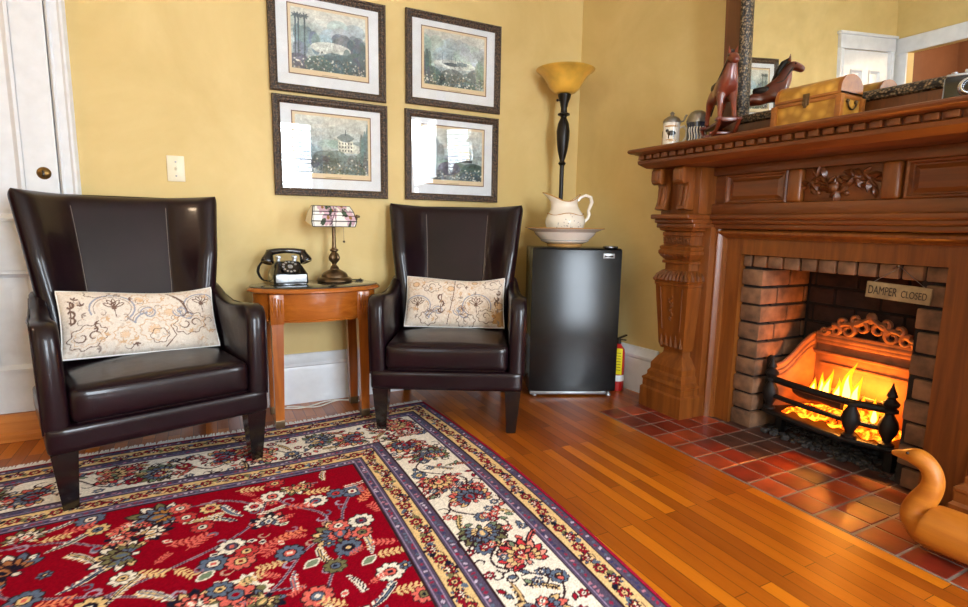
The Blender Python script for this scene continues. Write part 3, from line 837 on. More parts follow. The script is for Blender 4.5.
# ------------------------------------------------------------------ fireplace
FC = 1.315                                # centre line
def make_fireplace():
    t = thing('fireplace', 'carved oak fireplace surround with brick lined opening in the corner of the room', 'fireplace', (2.2, FC, 0))
    def ob(bb, name, m, ang=30, parent=None): return bb.obj(name, m, parent or t, world=(parent is None), ang=ang)
    def sub(bb, name, m, par, ang=30):
        o = bb.obj(name, m, None, ang=ang); o.data.transform(Matrix.Translation(-Vector(t.location))); o.parent = par; return o
    Y0, Y1 = 2*FC-2.155, 2.155            # outer sides of the piers
    back = 2.36
    # shelf: slabs with moulded front and returned ends (ring = plan outline)
    def plan(x, e): return [(x, Y0-e), (x, Y1+e), (back, Y1+e), (back, Y0-e)]
    def moulding(prof):                    # (x front, end overhang, z)
        b = B(); b.loft([[(px, py, z) for px, py in plan(x, e)] for x, e, z in prof]); return b
    sh = ob(moulding([(1.966, .040, 1.336), (1.953, .052, 1.342), (1.95, .055, 1.350), (1.953, .052, 1.357), (1.958, .047, 1.360)]), 'mantel_shelf', MT['oakh'])
    ob(moulding([(2.06, -.03, 1.262), (2.03, -.005, 1.266), (2.012, .01, 1.278), (1.996, .022, 1.288), (1.994, .024, 1.302), (2.0, .018, 1.306), (2.012, .008, 1.307), (2.012, .008, 1.331), (1.985, .03, 1.332), (1.974, .036, 1.337)]), 'cornice_moulding', MT['oakh'], 20)
    b = B(); y = Y0-.005
    while y < Y1+.0: b.box(1.990, 2.02, y, y+.036, 1.308, 1.3305, .003); y += .052
    x = 2.02
    while x < 2.3: b.box(x, x+.036, Y1-.004, Y1+.026, 1.308, 1.3305, .003); b.box(x, x+.036, Y0-.026, Y0+.004, 1.308, 1.3305, .003); x += .052
    ob(b, 'dentil_row', MT['oakh'])
    # frieze
    fx = 2.245
    b = B(); b.box(fx, back, Y0+.02, Y1-.02, 1.03, 1.265)
    b.box(fx-.022, fx+.01, Y0+.25, Y1-.25, 1.222, 1.262, .004); b.box(fx-.022, fx+.01, Y0+.25, Y1-.25, 1.035, 1.085, .004)
    ob(b, 'frieze_board', MT['oakh'])
    posts = [FC+.475, FC+.145+.035, FC-.145-.035, FC-.475]
    FF = FC-.025
    for p in (FF+.182, FF-.182):
        b = B(); b.prism([(p-.031, 1.222), (p-.031, 1.085), (p+.031, 1.085), (p+.031, 1.222)], 0, fx-.034, fx+.005, .012, 3)
        ob(b, 'frieze_post', MT['oak'])
    for a, c in ((FF+.22, FF+.535), (FF-.50, FF-.22)):
        b = B()
        rect = lambda i, d: [(fx-d, a+i, 1.085+i*.8), (fx-d, c-i, 1.085+i*.8), (fx-d, c-i, 1.222-i*.8), (fx-d, a+i, 1.222-i*.8)]
        b.loft([rect(0, .016), rect(.006, .02), rect(.014, .018), rect(.02, .004), rect(.026, .004), rect(.045, .013), rect(.046, .013)], False, True)
        ob(b, 'frieze_panel', MT['oakh'], 20)
    # carved panel: trailing stem with leaves and fruit
    b = B(); b.box(fx-.006, fx+.004, FF-.148, FF+.148, 1.087, 1.22, .002)
    cp = ob(b, 'carved_panel', MT['oakh'])
    b = B(); pts = []
    for k in range(40):
        u = k/39; pts.append((fx-.012, FF+.13-.26*u, 1.152+.032*math.sin(u*PI*3.2)))
    b.tube(pts, .006, 6)
    rg = random.Random(5)
    for k in range(44):
        q = pts[int(k*.9)]; a = rg.uniform(0, 6.28); L = rg.uniform(.030, .046)
        yc, zc = q[1]+math.cos(a)*L*.7, min(1.205, max(1.10, q[2]+math.sin(a)*L*.7))
        M0 = Matrix.Translation((fx-.012, yc, zc)) @ Matrix.Rotation(a, 4, 'X') @ Matrix.Rotation(rg.uniform(-.5, .5), 4, 'Z')
        o_ = B.__new__(B); o_.bm = b.bm; o_.M = M0; o_.mi = 0
        o_.loft([[(h*.0-.016*math.sin(PI*min(1, max(0, s)))*(1 if h > 0 else 0), L*(s-.5)*1.3, w_) for h, w_ in ((0, -L*.32*math.sin(PI*s)-.0005), (1, 0), (0, L*.32*math.sin(PI*s)+.0005))] for s in (0.02, .2, .4, .6, .8, .98)], True, True)
    for yc, zc, r in ((FC, 1.14, .022), (FC+.085, 1.165, .013), (FC-.08, 1.175, .012), (FC+.06, 1.12, .01), (FC-.05, 1.115, .011)): b.sphere((fx-.012, yc, zc), r, 14)
    sub(b, 'carving', MT['oakd'], cp)
    # entablature below the frieze, breaking forward over the piers
    def band(z0, z1, xf, xp, nm):
        b = B(); m = .004
        for (ya, yb, xx) in ((Y0+.26, Y1-.26, xf), (Y1-.276, Y1-.026, xp), (Y0+.026, Y0+.276, xp)):
            b.box(xx, back, ya, yb, z0, z1, .007, 3)
        return ob(b, nm, MT['oakh'])
    band(1.012, 1.036, 2.205, 2.055, 'ledge_moulding'); band(.992, 1.014, 2.222, 2.085, 'ledge_moulding'); band(.968, .994, 2.238, 2.10, 'ledge_moulding')
    # surround: stiles, head, mouldings
    OY0, OY1, OZ = .930, 1.754, .848
    b = B()
    for s in (1, -1):
        ya, yb = (OY1 if s > 0 else OY0), FC+s*.57
        b.box(2.292, back, min(ya, yb), max(ya, yb), 0.004, .97)
    b.box(2.293, back, OY0, OY1, OZ, .97)
    ob(b, 'surround_board', MT['oak'])
    b = B()
    for s in (1, -1):
        prof = [(2.30, 0), (2.262, .004), (2.252, .012), (2.252, .022), (2.262, .03), (2.274, .036), (2.28, .05), (2.30, .052)]
        ring = [(x, FC+s*(.57-o)) for x, o in prof]
        b.loft([[(x, y, z) for x, y in ring] for z in (.004, .965)])
    prof = [(2.30, 0), (2.262, .004), (2.252, .012), (2.252, .022), (2.262, .03), (2.274, .036), (2.28, .045), (2.30, .047)]
    b.loft([[(x, y, .968-o) for x, o in prof] for y in (FC-.55, FC+.55)])
    ob(b, 'surround_moulding', MT['oak'], 25)
    for s in (1, -1):
        b = B(); ya, yb = FC+s*.560, FC+s*.70
        b.box(2.215, back, min(ya, yb), max(ya, yb), .003, .975, .003)
        ob(b, 'pier_backing', MT['oak'])
    # piers and columns
    for s in (1, -1):
        pc = FC+s*.699
        b = B()
        b.box(2.135, back, pc-.125, pc+.125, 1.036, 1.262, .006)
        ob(b, 'pier_block', MT['oak'])
        b = B()
        prof = [(2.15, 1.262), (2.055, 1.262), (2.046, 1.25), (2.046, 1.205), (2.052, 1.19), (2.066, 1.182), (2.082, 1.184), (2.092, 1.19), (2.10, 1.17), (2.097, 1.13), (2.094, 1.10), (2.085, 1.075), (2.078, 1.062), (2.10, 1.056), (2.15, 1.056)]
        for dy in (.085, -.06):
            b2 = B(); b2.prism([(x, z) for x, z in prof], 1, pc+dy-.03, pc+dy+.03, .004, 2)
            b2.box(2.041, 2.05, pc+dy-.018, pc+dy+.018, 1.20, 1.25, .003); b2.tube([(2.098, pc+dy-.012, 1.17), (2.094, pc+dy-.012, 1.12), (2.086, pc+dy-.012, 1.08)], .006, 6); b2.tube([(2.098, pc+dy+.012, 1.17), (2.094, pc+dy+.012, 1.12), (2.086, pc+dy+.012, 1.08)], .006, 6)
            ob(b2, 'corbel', MT['oak'], 25)
        xc = 2.225
        def ring(wd, z, f=1.0): x0 = xc-wd; return [(x0, pc-wd*f, z), (x0, pc+wd*f, z), (2.30, pc+wd*f, z), (2.30, pc-wd*f, z)]
        b = B(); b.loft([ring(w_, z) for w_, z in [(.143, .003), (.143, .108), (.137, .116), (.134, .118), (.134, .150), (.138, .156), (.138, .164), (.122, .176), (.119, .182), (.119, .2), (.112, .21), (.108, .216), (.108, .246), (.085, .286), (.068, .306), (.064, .318), (.064, .336)]])
        base = ob(b, 'column_base', MT['oak'], 25)
        b = B(); b.loft([ring(w_, z) for w_, z in [(.076, .335), (.085, .36), (.092, .46), (.103, .60), (.108, .672), (.112, .676), (.112, .69)]])
        shaft = ob(b, 'column_shaft', MT['oak'], 25)
        b = B()                                  # sunk panel edge, incised sprig and foot leaves on the shaft
        fxs = lambda z: xc-(.085+.023*(z-.36)/.312)
        for q in (-1, 1): b.tube([(fxs(z)-.001, pc+q*(.055+.02*(z-.36)/.312), z) for z in (.44, .66)], .003, 6)
        for k in range(5):
            yy = pc-.066+.033*k; zz = .40+(.035 if k % 2 else .0)
            b.loft([[(fxs(.38)-dx, yy+wy, .352+h*(zz-.33)) for wy, dx in ((-.017*(1-h**1.5)-.0004, -.004), (0, .005*(1-h)+.001), (.017*(1-h**1.5)+.0004, -.004))] for h in (0, .3, .6, .85, 1)])
        pts = [(fxs(.5+.11*k/20)-.001, pc+.012*math.sin(k*.9), .49+.13*k/20) for k in range(21)]
        b.tube(pts, .0032, 6)
        for k in range(2, 20, 3): b.sphere((pts[k][0], pts[k][1]+(.009 if k % 2 else -.009), pts[k][2]), .006, 8, (.5, 1, 1.4))
        sub(b, 'shaft_carving', MT['oakd'], shaft)
        b = B(); b.loft([ring(w_, z) for w_, z in [(.108, .688), (.116, .694), (.120, .704), (.111, .722), (.094, .744), (.078, .754), (.078, .785), (.09, .788), (.09, .80), (.08, .804), (.088, .812), (.098, .824), (.106, .838), (.106, .852), (.099, .858), (.102, .866), (.102, .874), (.088, .882), (.088, .925), (.094, .93), (.094, .946), (.088, .95), (.104, .956), (.108, .968), (.102, .98)]])
        cap = ob(b, 'capital', MT['oak'], 25)
        lb, gd, tg = B(), B(), B()               # carved leaf band and gadroons
        for k in range(9):
            yy = pc-.076+.019*k
            lb.tube([(xc-.089, yy-.01, .886), (xc-.095, yy+.002, .905), (xc-.089, yy+.016, .922)], [.003, .0075, .002], 6)
            lb.tube([(xc-.089, yy+.012, .888), (xc-.094, yy+.004, .902), (xc-.089, yy-.006, .918)], [.002, .005, .002], 6)
            gd.tube([(xc-.120, pc-.103+.0258*k, .702), (xc-.112, pc-.094+.0235*k, .724), (xc-.092, pc-.078+.0195*k, .747)], [.008, .010, .006], 8)
            tg.tube([(xc-.084, pc-.074+.0185*k, .814), (xc-.102, pc-.092+.023*k, .832)], [.004, .006], 6)
        for k in range(5):
            xx = xc-.083+.035*k
            for q in (-1, 1):
                gd.tube([(xx-.004, pc+q*.119, .702), (xx, pc+q*.111, .724), (xx+.012, pc+q*.092, .747)], [.008, .010, .006], 8)
        sub(lb, 'leaf_band', MT['oakd'], cap); sub(gd, 'gadrooning', MT['oakd'], cap); sub(tg, 'beaded_edge', MT['oakd'], cap)
    # brick lining
    b = B(); b.box(2.33, 2.42, OY0, OY0+.09, .003, .79); b.box(2.33, 2.42, OY1-.09, OY1, .003, .79); b.box(2.33, 2.42, OY0, OY1, .79, .847)
    iL, iR = FC+.328, FC-.30               # inner faces of the firebox
    b.box(2.40, 2.72, iL+.008, iL+.05, .003, .95); b.box(2.40, 2.72, iR-.05, iR-.008, .003, .95)
    b.box(2.675, 2.73, iR-.05, iL+.05, .003, 1.0); b.box(2.42, 2.73, iR-.05, iL+.05, .95, 1.0); b.box(2.36, 2.44, OY0, OY1, .84, 1.0)
    ob(b, 'mortar_backing', MT['mortar'])
    b = B(); sb = B(); ch = .0872; rg = random.Random(9)
    n = 9
    for k in range(n):
        z0 = .006+k*ch; z1 = z0+ch-.012
        j = lambda: rg.uniform(-.004, .004)
        # corner bricks left and right: face and return
        ln = .20 if k % 2 == 0 else .115
        wdt = .102+j(); b.box(2.312+j(), 2.312+ln, iL+j()*.6, OY1-.001, z0, z1, .006)
        x = 2.312+ln+.01
        while x < 2.66:
            x2 = min(x+.2, 2.67); b.box(x, x2, iL+j()*.5, iL+.045, z0, z1, .006); x = x2+.01
        wr = .075+(.012 if k % 2 else -.004)+j()
        b.box(2.312+j(), 2.312+ln, OY0+.001, OY0+wr, z0, z1, .006)
        x = 2.312+ln+.01
        while x < 2.66:
            x2 = min(x+.2, 2.67); b.box(x, x2, iR-.045, iR+j()*.5, z0, z1, .006); x = x2+.01
        y = iR+(.1 if k % 2 else 0)
        while y < iL-.02:
            y2 = min(y+.2, iL); sb.box(2.665+j()*.5, 2.70, y, y2-.01, z0, z1, .006); y = y2
    y = OY0+.002
    while y < OY1-.03:
        b.box(2.31+rg.uniform(-.003, .003), 2.40, y, min(y+.068, OY1-.001), .792, .846, .006); y += .078
    ob(b, 'brick_lining', MT['brick']); ob(sb, 'sooty_back_wall', MT['sbrick'])
    return t
make_fireplace()

# hanging sign
def make_sign():
    t = thing('hanging_sign', 'small wooden DAMPER sign hung on wire in the fireplace opening', 'sign', (2.300, 1.078, .742))
    b = B(Matrix.Rotation(R(2.0), 4, 'X')); b.box(-.006, .006, -.108, .108, -.031, .031, .002); b.obj('board', MT['plaque'], t)
    rm = Matrix.Rotation(R(2.0), 4, 'X')
    F = rm @ Matrix(((0, 0, -1, -.0062), (-1, 0, 0, 0), (0, 1, 0, 0), (0, 0, 0, 1)))
    text_mesh('lettering', 'DAMPER', .040, .0008, MT['ink'], F @ Matrix.Translation((-.050, -.002, 0)) @ Matrix.Diagonal((.66, 1.15, 1, 1)), t)
    text_mesh('lettering', 'CLOSED', .034, .0008, MT['ink'], F @ Matrix.Translation((.055, -.004, 0)) @ Matrix.Diagonal((.66, 1.1, 1, 1)), t)
    b = B(); b.tube([(-.004, .085, .033), (-.003, 0, .096), (-.004, -.085, .028)], .0012, 5); b.tube([(.008, 0, .098), (-.016, 0, .1)], .003, 8); b.tube([(-.012, .004, .098), (-.008, .02, .088)], .004, 6)
    b.obj('hanging_wire', MT['wire'], t)
make_sign()

# cast iron grate with fireback, burning fire
def make_grate():
    t = thing('fire_grate', 'black cast iron basket grate with finial posts holding the fire', 'grate', (2.45, 1.33, .0046))
    O = Vector(t.location)
    def ob(bb, n, m, ang=30): return bb.obj(n, m, t, world=True, ang=ang)
    yl, yr = 1.60, 1.05
    # fireback with mouldings and crest
    b = B(); b.box(2.615, 2.63, yr+.03, yl-.06, .10, .47, .003)
    b.box(2.60, 2.62, yr+.03, yl-.06, .435, .455, .004); b.box(2.592, 2.62, yr+.03, yl-.06, .385, .40, .004); b.box(2.598, 2.62, yr+.03, yl-.06, .452, .475, .006)
    b.box(2.604, 2.618, yr+.06, yl-.09, .33, .345, .003)
    fb = ob(b, 'fireback', MT['ironb'])
    b = B(); yc = (yr+yl)/2-.015
    for s in (1, -1):
        for k, (dy, z, r, a0) in enumerate(((.035, .535, .034, 0), (.09, .515, .03, 2), (.145, .505, .026, 1), (.195, .497, .02, 3), (.06, .57, .022, 4), (.115, .55, .018, 5))):
            pts = [(2.607, yc+s*(dy+r*(1-q/16*.7)*math.cos(a0+q*.42)), z+r*(1-q/16*.7)*math.sin(a0+q*.42)) for q in range(16)]
            b.tube(pts, [.015*(1-q/22) for q in range(16)], 7)
        b.tube([(2.607, yc+s*.0, .585), (2.607, yc+s*.05, .55), (2.607, yc+s*.11, .54), (2.607, yc+s*.17, .51), (2.607, yc+s*.225, .485)], [.012, .014, .012, .010, .006], 8)
    b.sphere((2.607, yc, .585), .024, 12, (.5, 1, 1.2)); b.box(2.60, 2.615, yc-.23, yc+.23, .472, .49, .003)
    o = ob(b, 'crest', MT['ironb'])
    # splayed side cheeks with swept tops
    for nm, ya, yb in (('side_cheek', yl-.06, yl+.02), ('side_cheek', yr+.03, yr-.055)):
        b = B(); th = .012
        n = 14
        def pt(u, z, d): 
            x = 2.62+(2.385-2.62)*u; y = ya+(yb-ya)*u
            nrm = Vector((yb-ya, 2.62-2.385, 0)).normalized()*(1 if ya > 1.3 else -1)
            return (x+nrm.x*d, y+nrm.y*d, z)
        top = lambda u: .475-.135*(1-math.cos(min(1, u/.8)*PI))/2-.02*u
        for d0, d1 in ((0, th),):
            b.loft([[pt(i/n, .10, d0), pt(i/n, top(i/n), d0), pt(i/n, top(i/n), d1), pt(i/n, .10, d1)] for i in range(n+1)])
        for off in (.03, .055): b.tube([pt(i/n, top(i/n)-off, -.003 if False else 0) for i in range(1, n)], .006, 6)
        b.tube([pt(i/n, top(i/n), th/2) for i in range(n+1)], .010, 7)
        ob(b, nm, MT['ironb'])
    # base plate bowed at the front
    fr = [(2.40, yl+.02), (2.355, yl+.005), (2.345, yl-.02), (2.325, 1.44), (2.318, 1.34), (2.318, 1.22), (2.33, 1.19), (2.36, 1.10), (2.37, 1.07), (2.40, yr-.03)]
    b = B(); ol = fr+[(2.62, yr+.03), (2.62, yl-.06)]
    b.loft([[(x, y, z) for x, y in ol] for z in (.098, .104, .118)])
    b.tube([(x, y, .110) for x, y in fr], .012, 8)
    b.box(2.52, 2.58, yr+.08, yr+.12, .0048, .1); b.box(2.52, 2.58, yl-.16, yl-.12, .0048, .1); b.box(2.40, 2.43, yr+.02, yr+.05, .0048, .1); b.box(2.40, 2.43, yl-.06, yl-.03, .0048, .1)
    ob(b, 'base_plate', MT['iron'])
    bal = [(.016, 0), (.022, .004), (.022, .012), (.012, .02), (.014, .03), (.024, .055), (.028, .08), (.024, .105), (.014, .128), (.012, .136), (.022, .142), (.022, .152), (.014, .158)]
    fin = bal+[(.020, .165), (.024, .178), (.014, .192), (.010, .2), (.016, .206), (.011, .222), (.004, .245), (.0008, .262)]
    for (x, y, pf) in ((2.362, 1.585, fin), (2.334, 1.205, bal), (2.372, 1.085, fin)):
        b = B(); b.lathe([(r_*1.28, z_) for r_, z_ in pf], 16, (x, y, .12)); ob(b, 'baluster_post', MT['iron'])
    for z, r in ((.268, .016), (.19, .012)):
        b = B(); b.tube([(2.362, 1.585, z), (2.345, 1.5, z), (2.334, 1.40, z), (2.330, 1.30, z), (2.334, 1.205, z), (2.352, 1.14, z), (2.372, 1.085, z)], r, 8)
        ob(b, 'front_bar', MT['iron'])
    for nm_, ya, yb in (('end_plate', yl+.0, yl+.035), ('end_plate', yr-.075, yr-.005)):
        b = B(); b.prism([(ya, .10), (yb, .10), (yb, .36 if ya > 1.3 else .345), ((ya+yb)/2, .375), (ya, .345 if ya > 1.3 else .36)], 0, 2.385, 2.40, .004)
        ob(b, nm_, MT['iron'])
    # fire: embers, logs, flames
    e = B()
    def ez(u, v):
        x = 2.375+.235*v; y = yr+.05+(yl-yr-.12)*u
        return (x, y, .122+.055*math.sin(PI*u)**.6*math.sin(PI*min(1, v*1.1+.05))+.012*math.sin(u*31)*math.sin(v*17+u*9))
    e.grid(ez, 40, 20)
    for q in range(1): pass
    o = e.obj('ember_bed', MT['coals'], loc=(2.49, 1.33, .119)); tag(o, 'bed of glowing orange embers in the iron grate', 'embers', kind='stuff')
    rg = random.Random(4)
    for i, (x, y, z, an, ln, tx) in enumerate(((2.45, 1.41, .215, 8, .24, 'charred log nearest the left post of the iron grate'), (2.44, 1.20, .212, -14, .16, 'charred log nearest the right posts of the iron grate'), (2.53, 1.33, .225, 4, .34, 'longest charred log at the back of the fire'))):
        b = B(); n = 9
        b.lathe([(.024+rg.uniform(-.004, .004), -ln/2+ln*k/n) for k in range(n+1)], 12, (0, 0, 0), (math.sin(R(an)), math.cos(R(an)), 0), fn=lambda a, z: 1+.12*math.sin(3*a+z*40))
        tag(b.obj('fire_log', MT['log'] if i != 1 else MT['coals'], loc=None), tx, 'log', 'logs in the fire').location = (x, y, z)
    for i, (x, y, z, h, r) in enumerate(((2.465, 1.455, .215, .075, .017), (2.47, 1.415, .22, .10, .016), (2.455, 1.385, .22, .125, .019), (2.46, 1.345, .22, .095, .018), (2.465, 1.305, .225, .165, .024), (2.475, 1.275, .22, .12, .02), (2.45, 1.235, .20, .07, .014), (2.42, 1.165, .18, .10, .016))):
        b = B(); n = 12
        def fl(bb, sc_, dx):
            prof = [(max(.0006, r*sc_*math.sin(PI*(k/n)**.55)*(1-.3*k/n)), h*sc_*k/n) for k in range(n+1)]
            rings = []
            for rr, zz in prof:
                lean = .16*zz*math.sin(i*2.1+zz*30)+.15*zz
                rings.append([(rr*.7*math.cos(a)+dx, rr*math.sin(a)-lean*.6, zz) for a in [2*PI*q/12 for q in range(12)]])
            bb.loft(rings)
        fl(b, 1.12, 0)
        o = b.obj('flame', MT['flameo'], loc=None); o.location = (x, y, z)
        b = B(); fl(b, .74, 0); b.obj('flame_core', MT['flame'], o)
        tag(o, ['short leftmost flame in the fireplace', 'slim second flame from the left in the fireplace', 'tall third flame from the left in the fireplace', 'low flame left of the tallest flame', 'tallest bright flame in the middle of the fire', 'flame close on the right of the tallest flame', 'smallest flame right of the tall flames', 'low flame burning between the right hand iron posts'][i], 'flame', 'flames of the fire')
    # cinders under the grate
    b = B(); rg = random.Random(8)
    for k in range(420):
        x = rg.uniform(2.33, 2.64); y = rg.uniform(1.02, 1.60); r = rg.uniform(.005, .015)
        x = max(x, 2.34)
        if any(abs(x-a) < .035 and abs(y-c) < .04 for a, c in ((2.415, 1.085), (2.415, 1.555), (2.55, 1.15), (2.55, 1.46))): continue
        b.box(x-r, x+r, y-r*rg.uniform(.6, 1.2), y+r, .0046, .0046+r*rg.uniform(.6, 1.6), r*.35, 1, Matrix.Rotation(rg.uniform(0, 3), 3, 'Z'))
    tag(b.obj('cinders', MT['ash'], loc=(2.48, 1.3, .0046)), 'grey ash and cinders on the hearth under the iron grate', 'ash', kind='stuff')
make_grate()

# ------------------------------------------------------------------ mirror over the mantel
def make_mirror():
    t = thing('wall_mirror', 'large mirror in a dark carved wooden frame standing on the mantel', 'mirror', (2.245, 1.195, 1.3602))
    t.rotation_euler = (0, R(-3.0), 0)
    hw, H = .675, 1.28
    def rr(i, x): return [(x, -hw+i, i), (x, hw-i, i), (x, hw-i, H-i), (x, -hw+i, H-i)]
    def fr(prof): 
        b = B(); b.loft([rr(i, x) for i, x in prof], False, False); return b
    fr([(0, .03), (0, -.018), (.006, -.026), (.03, -.030), (.07, -.022), (.088, -.020), (.088, .03), (0, .03)]).obj('frame', MT['mwood'], t)
    fr([(.087, .02), (.087, -.024), (.093, -.034), (.106, -.038), (.118, -.032), (.126, -.018), (.128, .02), (.087, .02)]).obj('carved_moulding', MT['mcarve'], t)
    b = B(); b.box(-.004, .002, -hw+.12, hw-.12, .12, H-.12); b.obj('mirror_glass', MT['mirror'], t)
make_mirror()

# ------------------------------------------------------------------ mantel ornaments
MZ = 1.3602
def make_horse():
    t = thing('rocking_horse', 'chestnut carved rocking horse figurine on a red base on the mantel', 'figurine', (2.095, 1.772, MZ), math.atan2(-.83, -.56)); t.scale = (1.06, 1.06, 1.06)
    # local x = forward
    b = B()
    for s in (-1, 1):
        pts = [(.15*math.sin(a), s*.038, .010+.13*(1-math.cos(a))*.9) for a in [R(-62+124*k/20) for k in range(21)]]
        b.tube(pts, .0085, 8)
    for x, z in ((.115, .066), (.045, .022), (-.045, .022), (-.115, .066)): b.box(x-.016, x+.016, -.05, .05, z, z+.012, .003)
    b.box(-.13, .13, -.03, .03, .062, .074, .003)
    b.obj('rocker', MT['horse'], t)
    P = [(-.07, 0, .205), (0, 0, .20), (.065, 0, .212), (.088, 0, .258), (.098, 0, .298), (.118, 0, .314), (.162, 0, .282)]
    E = [(0, 1), (1, 2), (2, 3), (3, 4), (4, 5), (5, 6)]
    Rr = [.040, .037, .044, .034, .024, .025, .013]
    def leg(att, x, y, ztop, fx):
        n = len(P); P.extend([(x, y, ztop), (x+fx*.5, y*1.05, .14), (x+fx, y*1.05, .10), (x+fx+.008, y*1.05, .078)]); Rr.extend([.022, .012, .0095, .011])
        E.extend([(att, n), (n, n+1), (n+1, n+2), (n+2, n+3)])
    leg(2, .068, .024, .18, .03); leg(2, .068, -.024, .18, .012); leg(0, -.075, .024, .175, -.022); leg(0, -.075, -.024, .175, -.03)
    skinned('body', P, E, Rr, MT['horse'], t, 2)
    b = B()
    b.tube([(.106, 0, .338), (.082, 0, .325), (.064, 0, .295), (.050, 0, .262), (.036, 0, .24)], [.008, .013, .013, .012, .006], 8)
    b.obj('mane', MT['mane'], t)
    b = B(); b.tube([(-.095, 0, .225), (-.125, 0, .215), (-.14, 0, .17), (-.142, 0, .13)], [.008, .012, .012, .003], 8); b.obj('tail', MT['mane'], t)
    for s in (-1, 1):
        b = B(); b.tube([(.104, s*.012, .328), (.108, s*.017, .356)], [.008, .001], 6); b.obj('ear', MT['horse'], t)
    b = B(); b.rbox((0, 0, .222), (.036, .040, .016), .012, 4, None); b.tube([(.12, .022, .30), (.085, .035, .25), (.02, .03, .235)], .0025, 5); b.tube([(.12, -.022, .30), (.085, -.035, .25), (.02, -.03, .235)], .0025, 5)
    b.obj('saddle', MT['mane'], t)
    for s in (-1, 1):
        b = B(); b.sphere((.128, s*.021, .314), .004, 8); b.obj('eye', MT['black'], t)
make_horse()

def make_stein():
    t = thing('beer_stein', 'cream beer stein with a dark painted scene at the left end of the mantel', 'stein', (2.10, 2.065, MZ), R(-27))
    b = B(); b.lathe([(.040, 0), (.046, .003), (.046, .012), (.041, .018), (.040, .1), (.041, .115), (.043, .122), (.040, .126), (.036, .126), (.036, .012), (0.001, .01)], 32, cap1=False); b.obj('body', MT['porc'], t)
    b = B(); b.lathe([(.043, .127), (.043, .134), (.036, .146), (.022, .156), (.010, .160), (.008, .166), (.011, .171), (.007, .178), (.0008, .181)], 28); b.obj('lid', MT['pewter'], t)
    b = B(); b.tube([(.04, 0, .105), (.062, 0, .112), (.078, 0, .092), (.076, 0, .06), (.06, 0, .035), (.041, 0, .03)], [.006, .007, .007, .007, .007, .006], 10); b.obj('handle', MT['porc'], t)
    b = B(); b.tube([(.04, 0, .132), (.058, 0, .137), (.064, 0, .152), (.072, 0, .166)], [.004, .004, .005, .006], 8); b.obj('thumb_lever', MT['pewter'], t)
    def patch(name, m, pts2, parent):
        bb = B(); n = 24
        for a0, z0, ra, rz_ in pts2:
            bb.loft([[(.0408*math.cos(a0+ra*math.cos(q)*k), .0408*math.sin(a0+ra*math.cos(q)*k), z0+rz_*math.sin(q)*k) for q in [2*PI*i/n for i in range(n)]] for k in (1, .66, .33, .02)], False, True)
        bb.obj(name, m, parent)
    va = R(-108)
    patch('painted_horse', MT['black'], [(va, .072, .55, .012), (va-.5, .084, .22, .009), (va+.3, .058, .07, .014), (va-.3, .058, .07, .014)], t)
    patch('painted_band', MT['gold'], [(va, .038, .9, .006)], t); patch('painted_band', MT['gold'], [(va, .106, .9, .004)], t)
make_stein()
def make_stein2():
    t = thing('lidded_stein', 'dark blue stein with domed pewter lid beside the rocking horse', 'stein', (2.172, 1.968, MZ), R(39))
    b = B(); b.lathe([(.046, 0), (.052, .004), (.052, .014), (.047, .02), (.047, .10), (.05, .112), (.05, .118), (.001, .118)], 32, cap1=False); b.obj('body', MT['navy'], t)
    b = B(); b.lathe([(.052, .1185), (.053, .126), (.05, .135), (.046, .150), (.036, .166), (.02, .176), (.001, .179)], 32); b.obj('lid', MT['pewter'], t)
    b = B()
    for a in range(7):
        aa = PI+.1+(a-3)*.28; b.tube([(.0478*math.cos(aa+.07*math.sin(k)), .0478*math.sin(aa+.07*math.sin(k)), .03+.011*k) for k in range(7)], .0028, 5)
    b.obj('white_tracery', MT['porc'], t)
    b = B(); b.tube([(.046, 0, .1), (.072, 0, .1), (.08, 0, .07), (.066, 0, .035), (.047, 0, .03)], .006, 8); b.obj('handle', MT['navy'], t)
make_stein2()
def make_tin():
    t = thing('red_tin', 'small red and black tin behind the cream stein', 'tin', (2.15, 2.14, MZ))
    b = B(); b.lathe([(.024, 0), (.026, .002), (.026, .066), (.024, .068)], 24); b.obj('body', MT['red'], t)
    b = B(); b.lathe([(.0235, .068), (.0265, .069), (.0265, .100), (.012, .106), (.001, .107)], 24); b.obj('lid', MT['black'], t)
make_tin()

